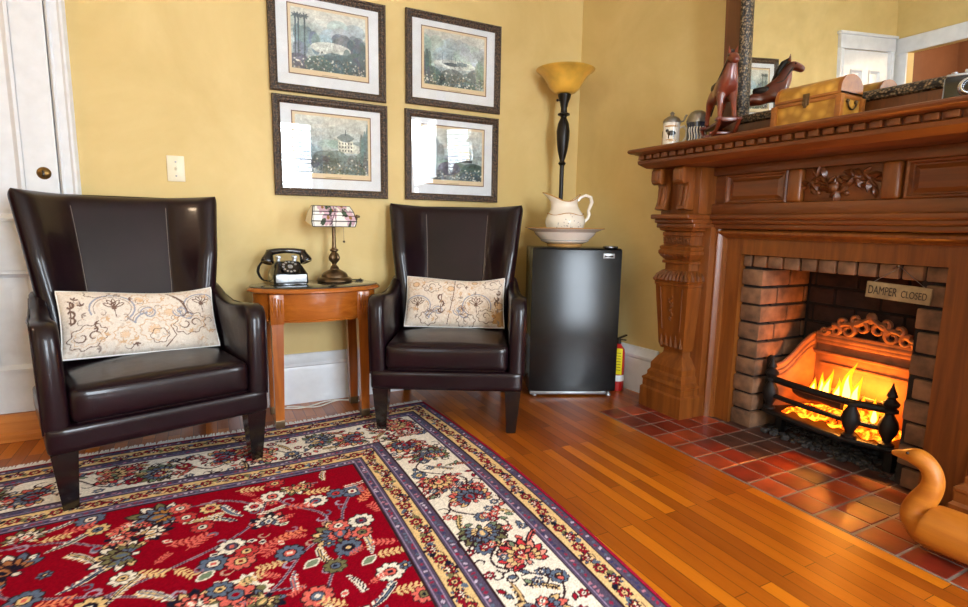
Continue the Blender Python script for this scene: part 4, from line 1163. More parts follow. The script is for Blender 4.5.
def make_chest():
    t = thing('trinket_chest', 'honey coloured wooden chest with curved lid and ring handle on the mantel', 'box', (2.115, 1.345, MZ))
    hx, hy = .065, .125
    b = B(); b.box(-hx, hx, -hy, hy, .0, .095, .004); body = b.obj('body', MT['box'], t)
    b = B()
    for z0, z1 in ((0, .014), (.082, .096)): b.box(-hx-.003, hx+.003, -hy-.003, hy+.003, z0, z1, .002)
    for sx in (-1, 1):
        for sy in (-1, 1): b.box(sx*hx-.008+(-.003 if sx < 0 else .0), sx*hx+.008+(.003 if sx > 0 else 0), sy*hy-.011, sy*hy+.011, .01, .09, .002)
    b.obj('edging', MT['boxd'], body)
    b = B(); n = 14
    prof = [(-hx, .0965), (-hx, .118)]+[(hx*math.cos(PI-PI*k/n), .118+.050*math.sin(PI*k/n)) for k in range(1, n)]+[(hx, .118), (hx, .0965)]
    b.prism(prof, 1, -hy, hy, .002); lid = b.obj('lid', MT['box'], t)
    b = B()
    for y in (-hy, hy): b.prism([(x*1.03, z+.002) for x, z in prof], 1, y-.010 if y > 0 else y-.002, y+.002 if y > 0 else y+.010)
    b.box(-hx-.003, hx+.003, -hy-.002, hy+.002, .097, .108, .002)
    b.obj('lid_edging', MT['boxd'], lid)
    b = B(); b.box(-hx-.007, -hx-.001, -.012, .012, .075, .118, .002); b.box(-hx-.010, -hx-.005, -.006, .006, .066, .10, .002); b.obj('latch', MT['bronze'], t)
    for s in (-1, 1):
        b = B(); b.tube([(.026*math.cos(a), s*(hy+.007), .072+.026*math.sin(a)) for a in [R(180+180*k/14) for k in range(15)]], .003, 8)
        for x in (-.026, .026): b.sphere((x, s*(hy+.005), .074), .007, 10)
        b.obj('ring_handle', MT['bronze'], t)
make_chest()

def make_camera_prop():
    t = thing('vintage_camera', 'black vintage camera with chrome ringed lens at right end of the mantel', 'camera', (2.06, .845, MZ), R(-66)); t.scale = (.9, .9, .84)
    # local -y faces the room
    b = B(); b.box(-.068, .068, -.018, .02, 0, .088, .006); b.obj('body', MT['black'], t)
    b = B(); b.box(-.066, .066, -.016, .018, .088, .098, .004); b.lathe([(.012, .098), (.012, .106), (.001, .107)], 16, (.045, 0, 0)); b.lathe([(.009, .098), (.009, .104), (.001, .105)], 16, (-.045, 0, 0)); b.box(-.02, .02, -.015, .016, .097, .110, .003); b.obj('top_plate', MT['silver'], t)
    b = B(); b.lathe([(.034, 0), (.034, .012), (.030, .014), (.030, .034), (.027, .036), (.024, .036), (.020, .024), (.001, .022)], 32, (0, -.018, .045), (0, -1, 0), cap1=False); b.obj('lens_barrel', MT['chrome'], t)
    b = B(); b.lathe([(.0195, .0242), (.012, .027), (.001, .028)], 24, (0, -.018, .045), (0, -1, 0), cap0=False); b.obj('lens_glass', MT['black'], t)
    b = B(); b.box(-.0705, -.067, -.012, .014, .01, .085, .002); b.obj('side_plate', MT['silver'], t)
make_camera_prop()

# ------------------------------------------------------------------ armchairs
def make_chair(label, loc, rz, on_rug):
    """origin between the front feet, y runs backwards"""
    t = thing('armchair', label, 'armchair', (*loc, 0), rz, 'wingback armchairs')
    b = B(); b.rbox((0, .325, .250), (.352, .330, .046), .018, 10); fr_ = b.obj('seat_frame', MT['leather'], t, ang=60)
    b = B()
    def puff(u): return (0, 0, (.020*(1-u.x**2)*(1-u.y**2)) if u.z > .5 else 0) if abs(u.z) > .99 else (.0, -.006*(1-u.z**2)*(1-u.x**4) if u.y < -.9 else 0, 0)
    b.rbox((0, .262, .358), (.284, .264, .062), .026, 14, puff); cu = b.obj('seat_cushion', MT['leather'], t, ang=60)
    b = B()
    for z in (.303, .414): b.tube([(-.268, -.003, z), (.268, -.003, z)], .0022, 6)
    b.obj('seam', MT['leather'], cu)
    for s in (-1, 1):
        prof = [(0, .284), (-.002, .45), (0, .575), (.010, .612), (.034, .634), (.075, .640), (.15, .634), (.25, .624), (.34, .626), (.42, .645), (.48, .672), (.53, .69), (.58, .66), (.60, .284)]
        b = B()
        # arm lofted across its width so the top is softly crowned and leans a little outwards
        W0, W1 = .285, .358
        n = 9; rings = []
        for i in range(n):
            u = i/(n-1); e = math.sin(PI*u)**.45 if 0 < u < 1 else 0
            sh = .018*(1-e)
            ring = []
            for y, z in prof:
                cy_, cz_ = .31, .46
                d = Vector((y-cy_, z-cz_)); L = d.length
                d = d*(max(0, L-sh)/L)
                zz = cz_+d.y; fl = .006*max(0, (zz-.3)/.34)-.035*max(0, (cy_+d.x-.2)/.4)*u
                ring.append((s*(W0+(W1-W0)*u+fl), cy_+d.x, zz))
            rings.append(ring)
        b.loft(rings); ar = b.obj('arm', MT['leather'], t, ang=50)
        b = B()
        b.tube([(s*(W1-.002+.006*max(0, (z-.3)/.34)-.035*max(0, (y-.2)/.4)), y+.016, z-.008) for y, z in prof[:11]], .0035, 6)
        b.obj('piping', MT['leather'], ar)
    # winged back: thick curved shell
    H0, H1 = .30, 1.062
    def cen(sx, tt):
        z = H0+(H1-H0)*tt
        y = .50+.175*tt+.035*tt*tt
        hw = .296+.016*min(1, tt*2)+.054*max(0, (tt-.42)/.58)**1.2
        a = max(0, (abs(sx)-.50)/.50)
        wing = .155*(0.3+.7*min(1, tt*1.5))*a**1.35
        return Vector((sx*hw*(1-.03*a*a), y-wing, z+.014*sx*sx*tt))
    ns, nt_ = 40, 26
    def loop(tt, cap):
        F, K = [], []
        for i in range(ns+1):
            sx = math.sin((-1+2*i/ns)*PI/2)
            c = cen(sx, tt); d = (cen(min(1, sx+.02), tt)-cen(max(-1, sx-.02), tt)); d.z = 0; d.normalize()
            nrm = Vector((-d.y, d.x, 0))
            h = .044*max(.02, 1-max(0, (abs(sx)-.88)/.12)**2.2)**.5*cap
            F.append(c-nrm*h); K.append(c+nrm*h)
        return F+K[-2:0:-1]
    rings = []
    for k in range(nt_+1):
        tt = k/nt_
        rings.append(loop(tt*.955, 1))
    for q in (.35, .6, .8, .92, .98, 1.0):
        rings.append(loop(.955+.045*q, max(.03, math.sqrt(1-q*q))))
    b = B(); b.loft(rings); bk = b.obj('backrest', MT['leather'], t, ang=60)
    for s in (-1, 1):
        b = B(); pts = []
        for k in range(19):
            tt = .12+.86*k/18; sx = s*.52*(1-.10*(1-k/18))
            c = cen(sx, tt); d = cen(sx+.02, tt)-cen(sx-.02, tt); d.z = 0; d.normalize(); pts.append(c-Vector((-d.y, d.x, 0))*(.0445-.03*max(0, (tt-.95)/.05)**2))
        b.tube(pts, .0016, 6); b.obj('seam', MT['seam'], bk)
    for s, on in ((-1, on_rug[0]), (1, on_rug[1])):
        z0 = .0068 if on else 0
        b = B(); x0, x1 = s*.308, s*.304
        b.loft([[(xc-w_, yc-w_, z), (xc+w_, yc-w_, z), (xc+w_, yc+w_, z), (xc-w_, yc+w_, z)] for xc, yc, w_, z in ((x1, .034, .020, z0), (x1, .034, .022, z0+.004), (x0, .042, .037, .206))])
        b.obj('leg', MT['ebony'], t)
    for s in (-1, 1):
        b = B(); xc = s*.285
        b.loft([[(xc-w_, yc-w_, z), (xc+w_, yc-w_, z), (xc+w_, yc+w_, z), (xc-w_, yc+w_, z)] for yc, w_, z in ((.66, .02, 0), (.60, .034, .206))])
        b.obj('leg', MT['ebony'], t)
    return t
CL = ((-.150, 2.180), R(15.4)); CR = ((.952, 2.219), R(-28.0))
make_chair('brown leather wingback armchair in front of the white door', CL[0], CL[1], (True, True))
make_chair('brown leather wingback armchair between the round table and black fridge', CR[0], CR[1], (True, False))

def make_pillow(name, label, chair, lx, ly, lz, wd, ht, lean, roll, seed, base):
    cv = Cv(wd, ht, .0022, base)
    rg = random.Random(seed)
    tan, brn, blu, gry = (206, 168, 128), (112, 84, 70), (150, 152, 164), (150, 132, 120)
    def outline(cx, cy, rx, ry, col, lobes=9, w=.0028, ang=0):
        pts = []
        for k in range(61):
            a = 2*PI*k/60; f = 1+.10*math.cos(lobes*a)
            x, y = rx*f*math.cos(a), ry*f*math.sin(a)
            pts.append((cx+x*math.cos(ang)-y*math.sin(ang), cy+x*math.sin(ang)+y*math.cos(ang)))
        cv.line(pts, w, col)
    def flower(cx, cy, r, col):
        for k in range(5):
            a = PI/2+(k-2)*.55
            cv.shape(cx+r*.5*math.cos(a), cy+r*.5*math.sin(a), a, r*.5, r*.20, col, 'leaf'); cv.shape(cx+r*.5*math.cos(a), cy+r*.5*math.sin(a), a, r*.36, r*.10, base, 'leaf')
        cv.shape(cx, cy-.1*r, 0, r*.28, r*.2, col, 'lobed'); cv.line([(cx, cy), (cx+.1*r, cy-r)], .003, col)
    def paisley(cx, cy, s, sg):
        for w_, c, rr in ((.006, blu, 1.0), (.003, gry, .84)):
            pts = []
            for k in range(40):
                u = k/39
                a = R(200)-sg*u*R(250) if sg > 0 else R(-20)+u*R(250)
                pts.append((cx+s*rr*math.cos(a)*(1.0), cy+s*rr*.8*math.sin(a)))
            e = pts[-1]
            pts2 = [(e[0]+sg*s*.5*u+.1*s*math.sin(u*5), e[1]-s*.25*math.sin(u*PI)) for u in np.linspace(0, 1.6, 16)]
            cv.line(pts+pts2, w_, c)
            q = pts2[-1]
            sp = [(q[0]+s*.42*(1-u*.9)*math.cos(PI-sg*u*9)+s*.1, q[1]+s*.38*(1-u*.9)*math.sin(PI-sg*u*9)) for u in np.linspace(0, 1, 40)]
            cv.line(sp, w_*.8, c)
    def scroll(cx, cy, s, col):
        for k in range(3):
            y = cy+s*(.7-k*.7); cv.curl(cx, y, rg.uniform(0, 6), s*.42, .008, col, 1.3, 1 if k % 2 else -1)
        cv.line([(cx, cy-s), (cx+.1*s, cy+s)], .004, col)
    for k in range(420): cv.shape(rg.uniform(0, wd), rg.uniform(0, ht), rg.uniform(0, 3), rg.uniform(.003, .010), rg.uniform(.002, .005), rg.choice(((214, 192, 170), (208, 190, 172), (232, 220, 206))), 'e')
    if seed == 1:
        P = [(.55, .30, .062), (.47, .80, .04), (.36, .25, .045), (.66, .55, .05)]
        for fx_, fy, r in P: outline(wd*fx_, ht*fy, r*.8, r*.7, tan); cv.shape(wd*fx_, ht*fy, 0, r*.4, r*.3, (222, 190, 156), 'lobed'); outline(wd*fx_, ht*fy, r*.35, r*.3, tan, 7, .002)
        paisley(wd*.30, ht*.66, .075, 1); flower(wd*.31, ht*.68, .042, brn); flower(wd*.90, ht*.70, .042, brn); paisley(wd*.90, ht*.66, .07, -1)
        for fx_, fy, a in ((.14, .26, .4), (.80, .36, .3)):
            outline(wd*fx_, ht*fy, .062, .042, brn, 9, .003, a); cv.curl(wd*fx_+.02, ht*fy, 0, .024, .005, brn, 1.6, 1); cv.curl(wd*fx_-.02, ht*fy, PI, .024, .005, brn, 1.6, 1); outline(wd*fx_, ht*fy, .048, .03, tan, 9, .002, a)
        scroll(wd*.05, ht*.62, .045, brn); 
        for k in range(4): cv.line([(wd*.66+.012*k, ht*.92-.012*k), (wd*.70+.012*k, ht*.86-.012*k), (wd*.76+.006*k, ht*.74-.02*k)], .006, brn, True)
        outline(wd*.57, ht*.84, .035, .03, tan, 6); outline(wd*.58, ht*.2, .032, .028, brn, 6); outline(wd*.95, ht*.35, .028, .035, tan)
        cv.line([(wd*.62, .01), (wd*.69, .05), (wd*.66, .09)], .004, brn); outline(wd*.22, ht*.93, .04, .02, brn, 7); outline(wd*.76, ht*.97, .03, .02, tan, 7)
    else:
        for fx_, fy, r in ((.10, .80, .045), (.46, .72, .05), (.58, .32, .05), (.70, .88, .04), (.96, .40, .06)): outline(wd*fx_, ht*fy, r*.8, r*.7, tan); cv.shape(wd*fx_, ht*fy, 0, r*.5, r*.4, (222, 186, 146), 'lobed'); outline(wd*fx_, ht*fy, r*.35, r*.3, brn, 7, .002)
        cv.shape(wd*.97, ht*.15, .5, .05, .05, (196, 150, 96), 'lobed')
        paisley(wd*.12, ht*.36, .07, 1); paisley(wd*.73, ht*.38, .075, -1); flower(wd*.12, ht*.40, .042, brn); flower(wd*.72, ht*.40, .044, brn)
        for fx_, fy in ((.26, .76), (.88, .84), (.24, .14), (.62, .10), (.82, .18)): outline(wd*fx_, ht*fy, .046, .032, brn, 8); cv.curl(wd*fx_, ht*fy, 0, .022, .004, brn, 1.5)
        scroll(wd*.36, ht*.42, .05, brn); scroll(wd*.94, ht*.55, .04, brn)
        cv.line([(wd*.50, ht*.95), (wd*.49, ht*.6), (wd*.46, ht*.3), (wd*.43, .01)], .004, brn); cv.curl(wd*.55, ht*.78, 0, .026, .006, gry, 1.8)
    for k in range(46):
        px, py = rg.uniform(.02, wd-.02), rg.uniform(.02, ht-.02); c_ = rg.choice((tan, tan, gry, brn))
        if k % 2: cv.curl(px, py, rg.uniform(0, 6.3), rg.uniform(.012, .022), .0026, c_, 1.5, rg.choice((1, -1)))
        else:
            a = rg.uniform(0, 6.3)
            for q in range(3): cv.shape(px+.008*math.cos(a+q*.9), py+.008*math.sin(a+q*.9), a+q*.9, .009, .003, c_, 'leaf')
    nzz = np.random.RandomState(seed).rand(cv.ny, cv.nx); cv.a = np.clip(cv.a*(.93+.1*nzz)[..., None], 0, 255)
    def shell(sgn):
        def fn(X, Y):
            u = X/wd*2-1; v = Y/ht*2-1
            h = .052*np.clip((1-u**4)*(1-v**4), 0, 1)**.55
            pin = 1-.045*(1-np.abs(v))*0-.0
            sag = -.020*(1-u**2)*(v > 0)*v**2
            x = X-wd/2; x = x*(1-.03*(1-v**2)); z = Y+sag-.006*np.sin(u*3)*(v > 0)*v**2
            return x, sgn*h, z
        return fn
    o = cv.mesh(name, MT['cloth'], shell(-1))
    bk = cv.mesh('tmp', MT['cloth'], shell(1))
    bm = bmesh.new(); bm.from_mesh(o.data); bm.from_mesh(bk.data)
    bmesh.ops.remove_doubles(bm, verts=list(bm.verts), dist=.0002); bmesh.ops.recalc_face_normals(bm, faces=list(bm.faces)); bm.to_mesh(o.data); bm.free()
    me2 = bk.data; bpy.data.objects.remove(bk); bpy.data.meshes.remove(me2)
    M = Matrix.Translation((*chair[0], 0)) @ Matrix.Rotation(chair[1], 4, 'Z') @ Matrix.Translation((lx, ly, lz)) @ Matrix.Rotation(R(roll), 4, 'Y') @ Matrix.Rotation(R(-lean), 4, 'X')
    o.matrix_world = M
    b = B(); n = 100; pts = []
    for k in range(n):
        q = 4*k/n; e = q % 1
        u, v = [(-1+2*e, -1), (1, -1+2*e), (1-2*e, 1), (-1, 1-2*e)][int(q)]
        x, y, z = shell(1)(np.array((u+1)/2*wd), np.array((v+1)/2*ht)); pts.append((float(x), 0, float(z)))
    b.tube(pts, .0035, 6, True); b.obj('edge_cord', MT['fringe'], o)
    tag(o, label, 'cushion', 'paisley cushions on the armchairs')
make_pillow('throw_pillow', 'cream paisley cushion on the armchair by the white door', CL, .002, .325, .440, .545, .268, 26, 2, 1, (224, 211, 196))
make_pillow('throw_pillow', 'cream paisley cushion on the armchair beside the fridge', CR, .010, .345, .440, .52, .272, 25, 0, 2, (224, 209, 192))

# ------------------------------------------------------------------ side table
TX, TY, TZ = .466, 2.715, .664
def make_table():
    t = thing('side_table', 'oval cherry wood side table with bowed apron between the armchairs', 'side table', (TX, TY, 0))
    def ov(a, c, z, n=64): return [(a*math.cos(2*PI*k/n), c*math.sin(2*PI*k/n), z) for k in range(n)]
    b = B(); b.loft([ov(.300, .178, .640), (ov(0.308, .196, .643)), ov(0.315, .203, .648), ov(0.315, .203, .654), ov(0.308, .196, .661), ov(0.302, .190, .664)]); b.obj('tabletop', MT['cherryh'], t, ang=40)
    b = B(); b.loft([ov(.288, .170, .508), ov(.290, .172, .512), ov(.290, .172, .641)], False, False); b.loft([ov(.274, .156, .508), ov(.274, .156, .641)], False, False); b.loft([ov(.274, .156, .508), ov(.288, .170, .508)], False, False)
    b.loft([ov(.2905, .1725, .516), ov(.294, .176, .519), ov(.2905, .1725, .522)], False, False); ap = b.obj('apron', MT['cherryh'], t, ang=40)
    b = B(); b.loft([ov(.300, .178, .6642), ov(.302, .180, .6655), ov(.302, .180, .668), ov(.300, .178, .669)]); b.obj('glass_top', MT['tglass'], t)
    for sx in (-1, 1):
        for sy in (-1, 1):
            px, py = sx*.198, sy*.118
            b = B(); b.box(px-.030, px+.030, py-.026, py+.026, .50, .641, .004)
            z0 = .0068 if sy < 0 else 0
            b.loft([[(px+q-w_, py-w_, z), (px+q+w_, py-w_, z), (px+q+w_, py+w_, z), (px+q-w_, py+w_, z)] for q, w_, z in ((sx*.004, .019, z0), (0, .026, .502))])
            lg = b.obj('leg', MT['cherry'], t)
            if sy < 0:
                b = B()
                for k in range(4):
                    xx = px-.0195+.013*k; L = .628-.004*k
                    b.tube([(xx, py-.026, L), (xx, py-.0275, .57), (xx, py-.026, .528+.014*abs(k-1.5))], [.0045, .0055, .002], 6)
                b.obj('fluting', MT['cherryh'], lg)
            b = B(); b.loft([[(px+sx*.004-w_, py-w_, z), (px+sx*.004+w_, py-w_, z), (px+sx*.004+w_, py+w_, z), (px+sx*.004-w_, py+w_, z)] for w_, z in ((.0198, z0), (.0215, z0+.035), (.0205, z0+.038))]); b.obj('foot_cap', MT['bronze'], lg)
make_table()
TT = .6692
def make_phone():
    t = thing('rotary_telephone', 'black rotary telephone with cradle handset on the left of the side table', 'telephone', (.345, 2.765, TT), R(4))
    b = B()
    def rr(x, y0, y1, z, r=.012):
        pts = []
        for cx, cy, a0 in ((x-r, y1-r, 0), (-x+r, y1-r, 90), (-x+r, y0+r, 180), (x-r, y0+r, 270)):
            for k in range(5): a = R(a0+90*k/4); pts.append((cx+r*math.cos(a), cy+r*math.sin(a), z))
        return pts
    b.loft([rr(.078, -.080, .080, .004), rr(.080, -.082, .082, .008), rr(.078, -.080, .082, .052), rr(.074, -.066, .080, .062), rr(.060, -.030, .074, .092), rr(.056, -.010, .070, .104), rr(.050, .0, .06, .108)])
    b.obj('body', MT['black'], t, ang=40)
    b = B(); b.box(-.071, .071, -.0835, -.078, .012, .050, .003); b.obj('front_plate', MT['silver'], t)
    b = B(); b.box(-.016, .016, -.0855, -.083, .026, .040, .001); b.obj('label_card', MT['mat'], t)
    b = B(); b.box(-.064, .068, -.100, -.080, .0, .010, .003); b.obj('drawer_pull', MT['black'], t)
    dax = Vector((0, -.68, .73)).normalized(); dc = Vector((0, -.050, .078))
    b = B(); b.lathe([(.040, 0), (.042, .004), (.040, .010), (.030, .011), (.001, .011)], 36, dc, dax); dl = b.obj('dial', MT['black'], t)
    b = B(); q = Vector((0, 0, 1)).rotation_difference(dax).to_matrix()
    for k in range(10):
        a = R(30+30*k); c = dc+q @ Vector((.031*math.cos(a), .031*math.sin(a), .0108)); b.lathe([(.0062, 0), (.0062, .0008), (.0045, .001)], 12, c, dax)
    b.lathe([(.012, 0), (.012, .0015), (.001, .002)], 16, dc+q @ Vector((0, 0, .011)), dax); b.obj('finger_holes', MT['silver'], dl)
    for s in (-1, 1):
        b = B(); b.box(s*.038-.008, s*.038+.008, .015, .045, .100, .128, .004); b.box(s*.038-.008, s*.038+.008, .0, .012, .118, .134, .003); b.box(s*.038-.008, s*.038+.008, .046, .058, .118, .134, .003); b.obj('cradle', MT['silver'], t)
    b = B()
    pts = [(x, .03, .158-1.5*x*x) for x in [-.088+.176*k/16 for k in range(17)]]
    b.tube(pts, [.0125+.004*abs(k-8)/8 for k in range(17)], 10)
    for s in (-1, 1):
        b.lathe([(.010, -.012), (.018, -.004), (.021, .012), (.028, .032), (.030, .044), (.027, .050), (.001, .046)], 24, (s*.078, .026, .146), (s*.30, -.35, -.9))
    b.obj('handset', MT['black'], t, ang=50)
    b = B(); pts = []
    for k in range(130):
        u = k/129; x = -.100-.030*math.sin(PI*u); z = .118-.112*u; y = .03+.02*u
        if u > .9: x += (u-.9)*.3
        pts.append((x+.0055*math.cos(k*1.3), y+.0055*math.sin(k*1.3), max(.0035, z)))
    b.tube(pts, .0022, 5); b.obj('coiled_cord', MT['bcord'], t)
make_phone()

def make_desk_lamp():
    t = thing('desk_lamp', 'bronze banker lamp with floral stained glass shade on the side table', 'lamp', (.574, 2.79, TT), R(3))
    b = B(); b.lathe([(.084, 0), (.088, .005), (.086, .013), (.078, .020), (.066, .025), (.064, .034), (.056, .045), (.036, .056), (.024, .062), (.022, .068)], 40); b.obj('base', MT['bronze'], t)
    b = B(); b.lathe([(.018, .066), (.022, .072), (.014, .080), (.011, .088), (.013, .094), (.024, .108), (.027, .122), (.020, .140), (.012, .150), (.022, .158), (.022, .162), (.012, .168), (.010, .175), (.0085, .26), (.010, .335), (.012, .345)], 28, fn=lambda a, z: 1+(.10*math.cos(8*a) if .094 < z < .145 else 0)); b.obj('stem', MT['bronze'], t)
    # faceted glass shade, long axis along x
    hx, ht, zt, zb = .098, .125, .395, .290
    prof = [(-.062, .278), (-.070, .304), (-.050, .350), (-.018, .378), (.018, .378), (.050, .350), (.070, .304)]   # (y, z)
    L = [.104, .110, .100, .090, .090, .100, .110]
    cols = [(238, 236, 226), (236, 236, 228), (240, 240, 234)]
    pn = B(); ld = B()
    o = Cv(.25, .16, .0022, (236, 236, 228))
    rg = random.Random(2)
    for fx_, fy in ((.06, .07), (.19, .075), (.12, .055), (.09, .03), (.22, .03), (.16, .10)):
        for k in range(6):
            a = k*PI/3; o.shape(fx_+.018*math.cos(a), fy+.014*math.sin(a), a, .017, .011, (204, 172, 184), 'e'); 
        o.shape(fx_, fy, 0, .009, .007, (150, 110, 60))
        for k in range(3):
            a = rg.uniform(0, 6.3); o.shape(fx_+.034*math.cos(a), fy+.026*math.sin(a), a, .018, .008, (72, 92, 74), 'leaf')
    for k in range(5): o.line([(rg.uniform(0, .25), 0), (rg.uniform(0, .25), .16)], .003, (40, 38, 36))
    for k in range(3): o.line([(0, .04+.045*k), (.25, .035+.05*k)], .003, (40, 38, 36))
    arc = [0]
    for a, c in zip(prof, prof[1:]): arc.append(arc[-1]+math.hypot(c[0]-a[0], c[1]-a[1]))
    def sh(X, Y):
        s_ = Y/.16*arc[-1]
        y = np.interp(s_, arc, [p[0] for p in prof]); z = np.interp(s_, arc, [p[1] for p in prof]); l = np.interp(s_, arc, L)
        return (X/.25*2-1)*l-.012, y, z
    shd = o.mesh('glass_shade', MT['lshade'], sh, parent=t)
    m_ = shd.modifiers.new('thick', 'SOLIDIFY'); m_.thickness = .003; m_.offset = 0
    for i, (p, l) in enumerate(zip(prof, L)): ld.tube([(-l-.012, p[0], p[1]), (l-.012, p[0], p[1])], .0028, 6)
    for s in (-1, 1): ld.tube([(s*l-.012, p[0], p[1]) for p, l in zip(prof, L)], .0028, 6)
    ld.obj('lead_came', MT['lead'], shd)
    for s in (-1, 1):
        en = B(); en.loft([[(s*l-.012+s*.001*q, p[0], p[1]) for p, l in zip(prof, L)] for q in (0, 2)]); en.obj('end_panel', MT['porc'], shd)
    b = B(); b.tube([(-.10, 0, .318), (.122, 0, .318)], .006, 8); b.lathe([(.004, 0), (.010, .004), (.010, .010), (.005, .014), (.007, .02), (.001, .026)], 16, (.112, 0, .33), (1, 0, 0)); b.tube([(0, 0, .34), (0, 0, .32)], .012, 10); b.obj('shade_arm', MT['bronze'], t)
    b = B(); b.lathe([(.012, 0), (.014, .01), (.014, .08), (.012, .10), (.001, .104)], 16, (-.07, 0, .316), (1, 0, 0)); b.obj('bulb', MT['porc'], t)
    b = B(); b.tube([(.042, -.03, .31), (.042, -.034, .206)], .0012, 5); b.sphere((.042, -.034, .203), .006, 10); b.obj('pull_chain', MT['bronze'], t)
    b = B(); b.tube([(.07, .03, .004), (.12, .02, .003), (.145, -.01, .003), (.13, -.045, .003), (.10, -.035, .003), (.125, .0, .006), (.15, .04, .003), (.155, .07, .003)], .0028, 6); b.obj('power_cord', MT['bcord'], t)
make_desk_lamp()

# ------------------------------------------------------------------ fridge corner
FR = thing('mini_fridge', 'black mini fridge standing in the corner of the room', 'fridge', (1.816, 2.414, 0), math.atan2(-.204, .454))
def make_fridge():
    t = FR
    b = B(); b.box(-.244, .244, .052, .30, .018, .848, .006); b.obj('cabinet', MT['fridge'], t)
    b = B(); n = 24
    def ring(z, inset): return [(-.249+inset+(.498-2*inset)*k/n, -.010*(1-(2*k/n-1)**2)+inset*1.0, z) for k in range(n+1)]+[(.249-inset, .048, z), (-.249+inset, .048, z)]
    b.loft([ring(.034, .006), ring(.040, .0), ring(.838, .0), ring(.846, .003), ring(.850, .010)]); b.obj('door', MT['fridge'], t, ang=40)
    b = B(); b.box(-.24, .20, .012, .06, .012, .033, .003); b.obj('toe_strip', MT['silver'], t)
    b = B(); b.box(.155, .225, .0, .06, .8505, .862, .003); b.obj('hinge_cover', MT['black'], t)
    b = B(); b.box(.142, .206, -.0085, -.001, .795, .822, .002); bd = b.obj('badge', MT['silver'], t)
    b = B(); b.box(.150, .198, -.0092, -.0083, .803, .812, .0005); b.obj('badge_lettering', MT['black'], bd)
    for x in (-.21, .22):
        b = B(); b.lathe([(.013, 0), (.015, .004), (.012, .012), (.007, .014), (.007, .022)], 16, (x, .035, 0)); b.obj('foot', MT['silver'], t)
    for x in (-.21, .21):
        b = B(); b.lathe([(.013, 0), (.013, .02)], 16, (x, .27, 0)); b.obj('foot', MT['black'], t)
make_fridge()
def make_basin():
    q = FR.matrix_world
    loc = Vector((1.816, 2.414, 0))+Matrix.Rotation(FR.rotation_euler.z, 3, 'Z') @ Vector((-.046, .15, 0))
    t = thing('wash_basin', 'wide white porcelain wash basin on top of the black fridge', 'basin', (loc.x, loc.y, .8505)); t.scale = (1.12, 1.12, 1.0)
    b = B(); b.lathe([(.084, .0), (.088, .003), (.090, .014), (.086, .018)], 48); b.obj('foot_ring', MT['gold'], t)
    b = B(); b.lathe([(.088, .017), (.118, .030), (.122, .040), (.148, .066), (.158, .084), (.185, .097), (.199, .102), (.202, .105), (.199, .108), (.184, .104), (.155, .092), (.125, .05), (.085, .028), (.001, .026)], 64); b.obj('bowl', MT['porc'], t)
    b = B(); b.tube([(.2005*math.cos(a), .2005*math.sin(a), .1065) for a in [2*PI*k/64 for k in range(64)]], .0028, 6, True); b.obj('gilt_rim', MT['gold'], t)
    b = B(); b.tube([(.1225*math.cos(a), .1225*math.sin(a), .039) for a in [2*PI*k/64 for k in range(64)]], .0022, 6, True); b.obj('grey_band', MT['silver'], t)
    # pitcher standing in the bowl; local +x towards the handle
    p = thing('porcelain_pitcher', 'white porcelain pitcher with gilt trim standing in the wash basin', 'pitcher', (loc.x, loc.y, .8505+.0285), R(-25)); p.scale = (1.12, 1.12, 1.0)
    prof = [(.060, 0), (.064, .004), (.064, .012), (.072, .035), (.090, .07), (.101, .105), (.100, .128), (.090, .155), (.074, .178), (.062, .198), (.057, .216), (.061, .236), (.069, .256)]
    rings = []
    n = 56
    def P(r, z, a):
        k = max(0, (z-.175)/.08)
        sp = max(0, math.cos(a-PI))**4*k                  # spout to the -x side
        ba = max(0, math.cos(a))**3*k
        dip = -.030*k*math.sin(a)**2
        lob = 1+.018*math.cos(8*a)*math.sin(PI*min(1, z/.14))
        rr = r*lob*(1+.75*sp+.06*ba)
        return (rr*math.cos(a), rr*math.sin(a)*(1-.25*k*.6), z+dip+.018*sp+.012*ba)
    for r, z in prof: rings.append([P(r, z, 2*PI*i/n) for i in range(n)])
    for r, z in reversed(prof[3:]): rings.append([P(r-.004, z, 2*PI*i/n) for i in range(n)])
    b = B(); b.loft(rings); b.obj('body', MT['porc'], p, ang=60)
    b = B(); b.tube([P(.0675, .2565, 2*PI*i/n) for i in range(n)], .003, 6, True)
    pts = [P(.0905, .155, 2*PI*i/n) for i in range(n)]; b.tube([(x*1.01, y*1.01, z+.006*math.cos(4*2*PI*i/n)) for i, (x, y, z) in enumerate(pts)], .0022, 5, True)
    b.obj('gilt_trim', MT['gold'], p)
    b = B(); b.tube([(.060, 0, .232), (.075, 0, .252), (.10, 0, .264), (.126, 0, .254), (.133, 0, .225), (.124, 0, .198), (.117, 0, .178), (.122, 0, .158), (.116, 0, .135), (.100, 0, .115)], [.008, .009, .009, .010, .010, .009, .008, .009, .008, .007], 10); b.obj('handle', MT['porc'], p)
    b = B(); rg = random.Random(3)
    for k in range(26):
        a = R(-90)+rg.gauss(0, .33); z = .10+rg.gauss(0, .016)
        r = np.interp(z, [q[1] for q in prof], [q[0] for q in prof]); x, y, z = P(r+.0006, z, a)
        b.sphere((x, y, z), rg.uniform(.002, .0042), 6, (1, .5, 1))
    b.obj('flower_decoration', simple('grey_rose_transfer', (176, 168, 160), 0.4), p)
make_basin()
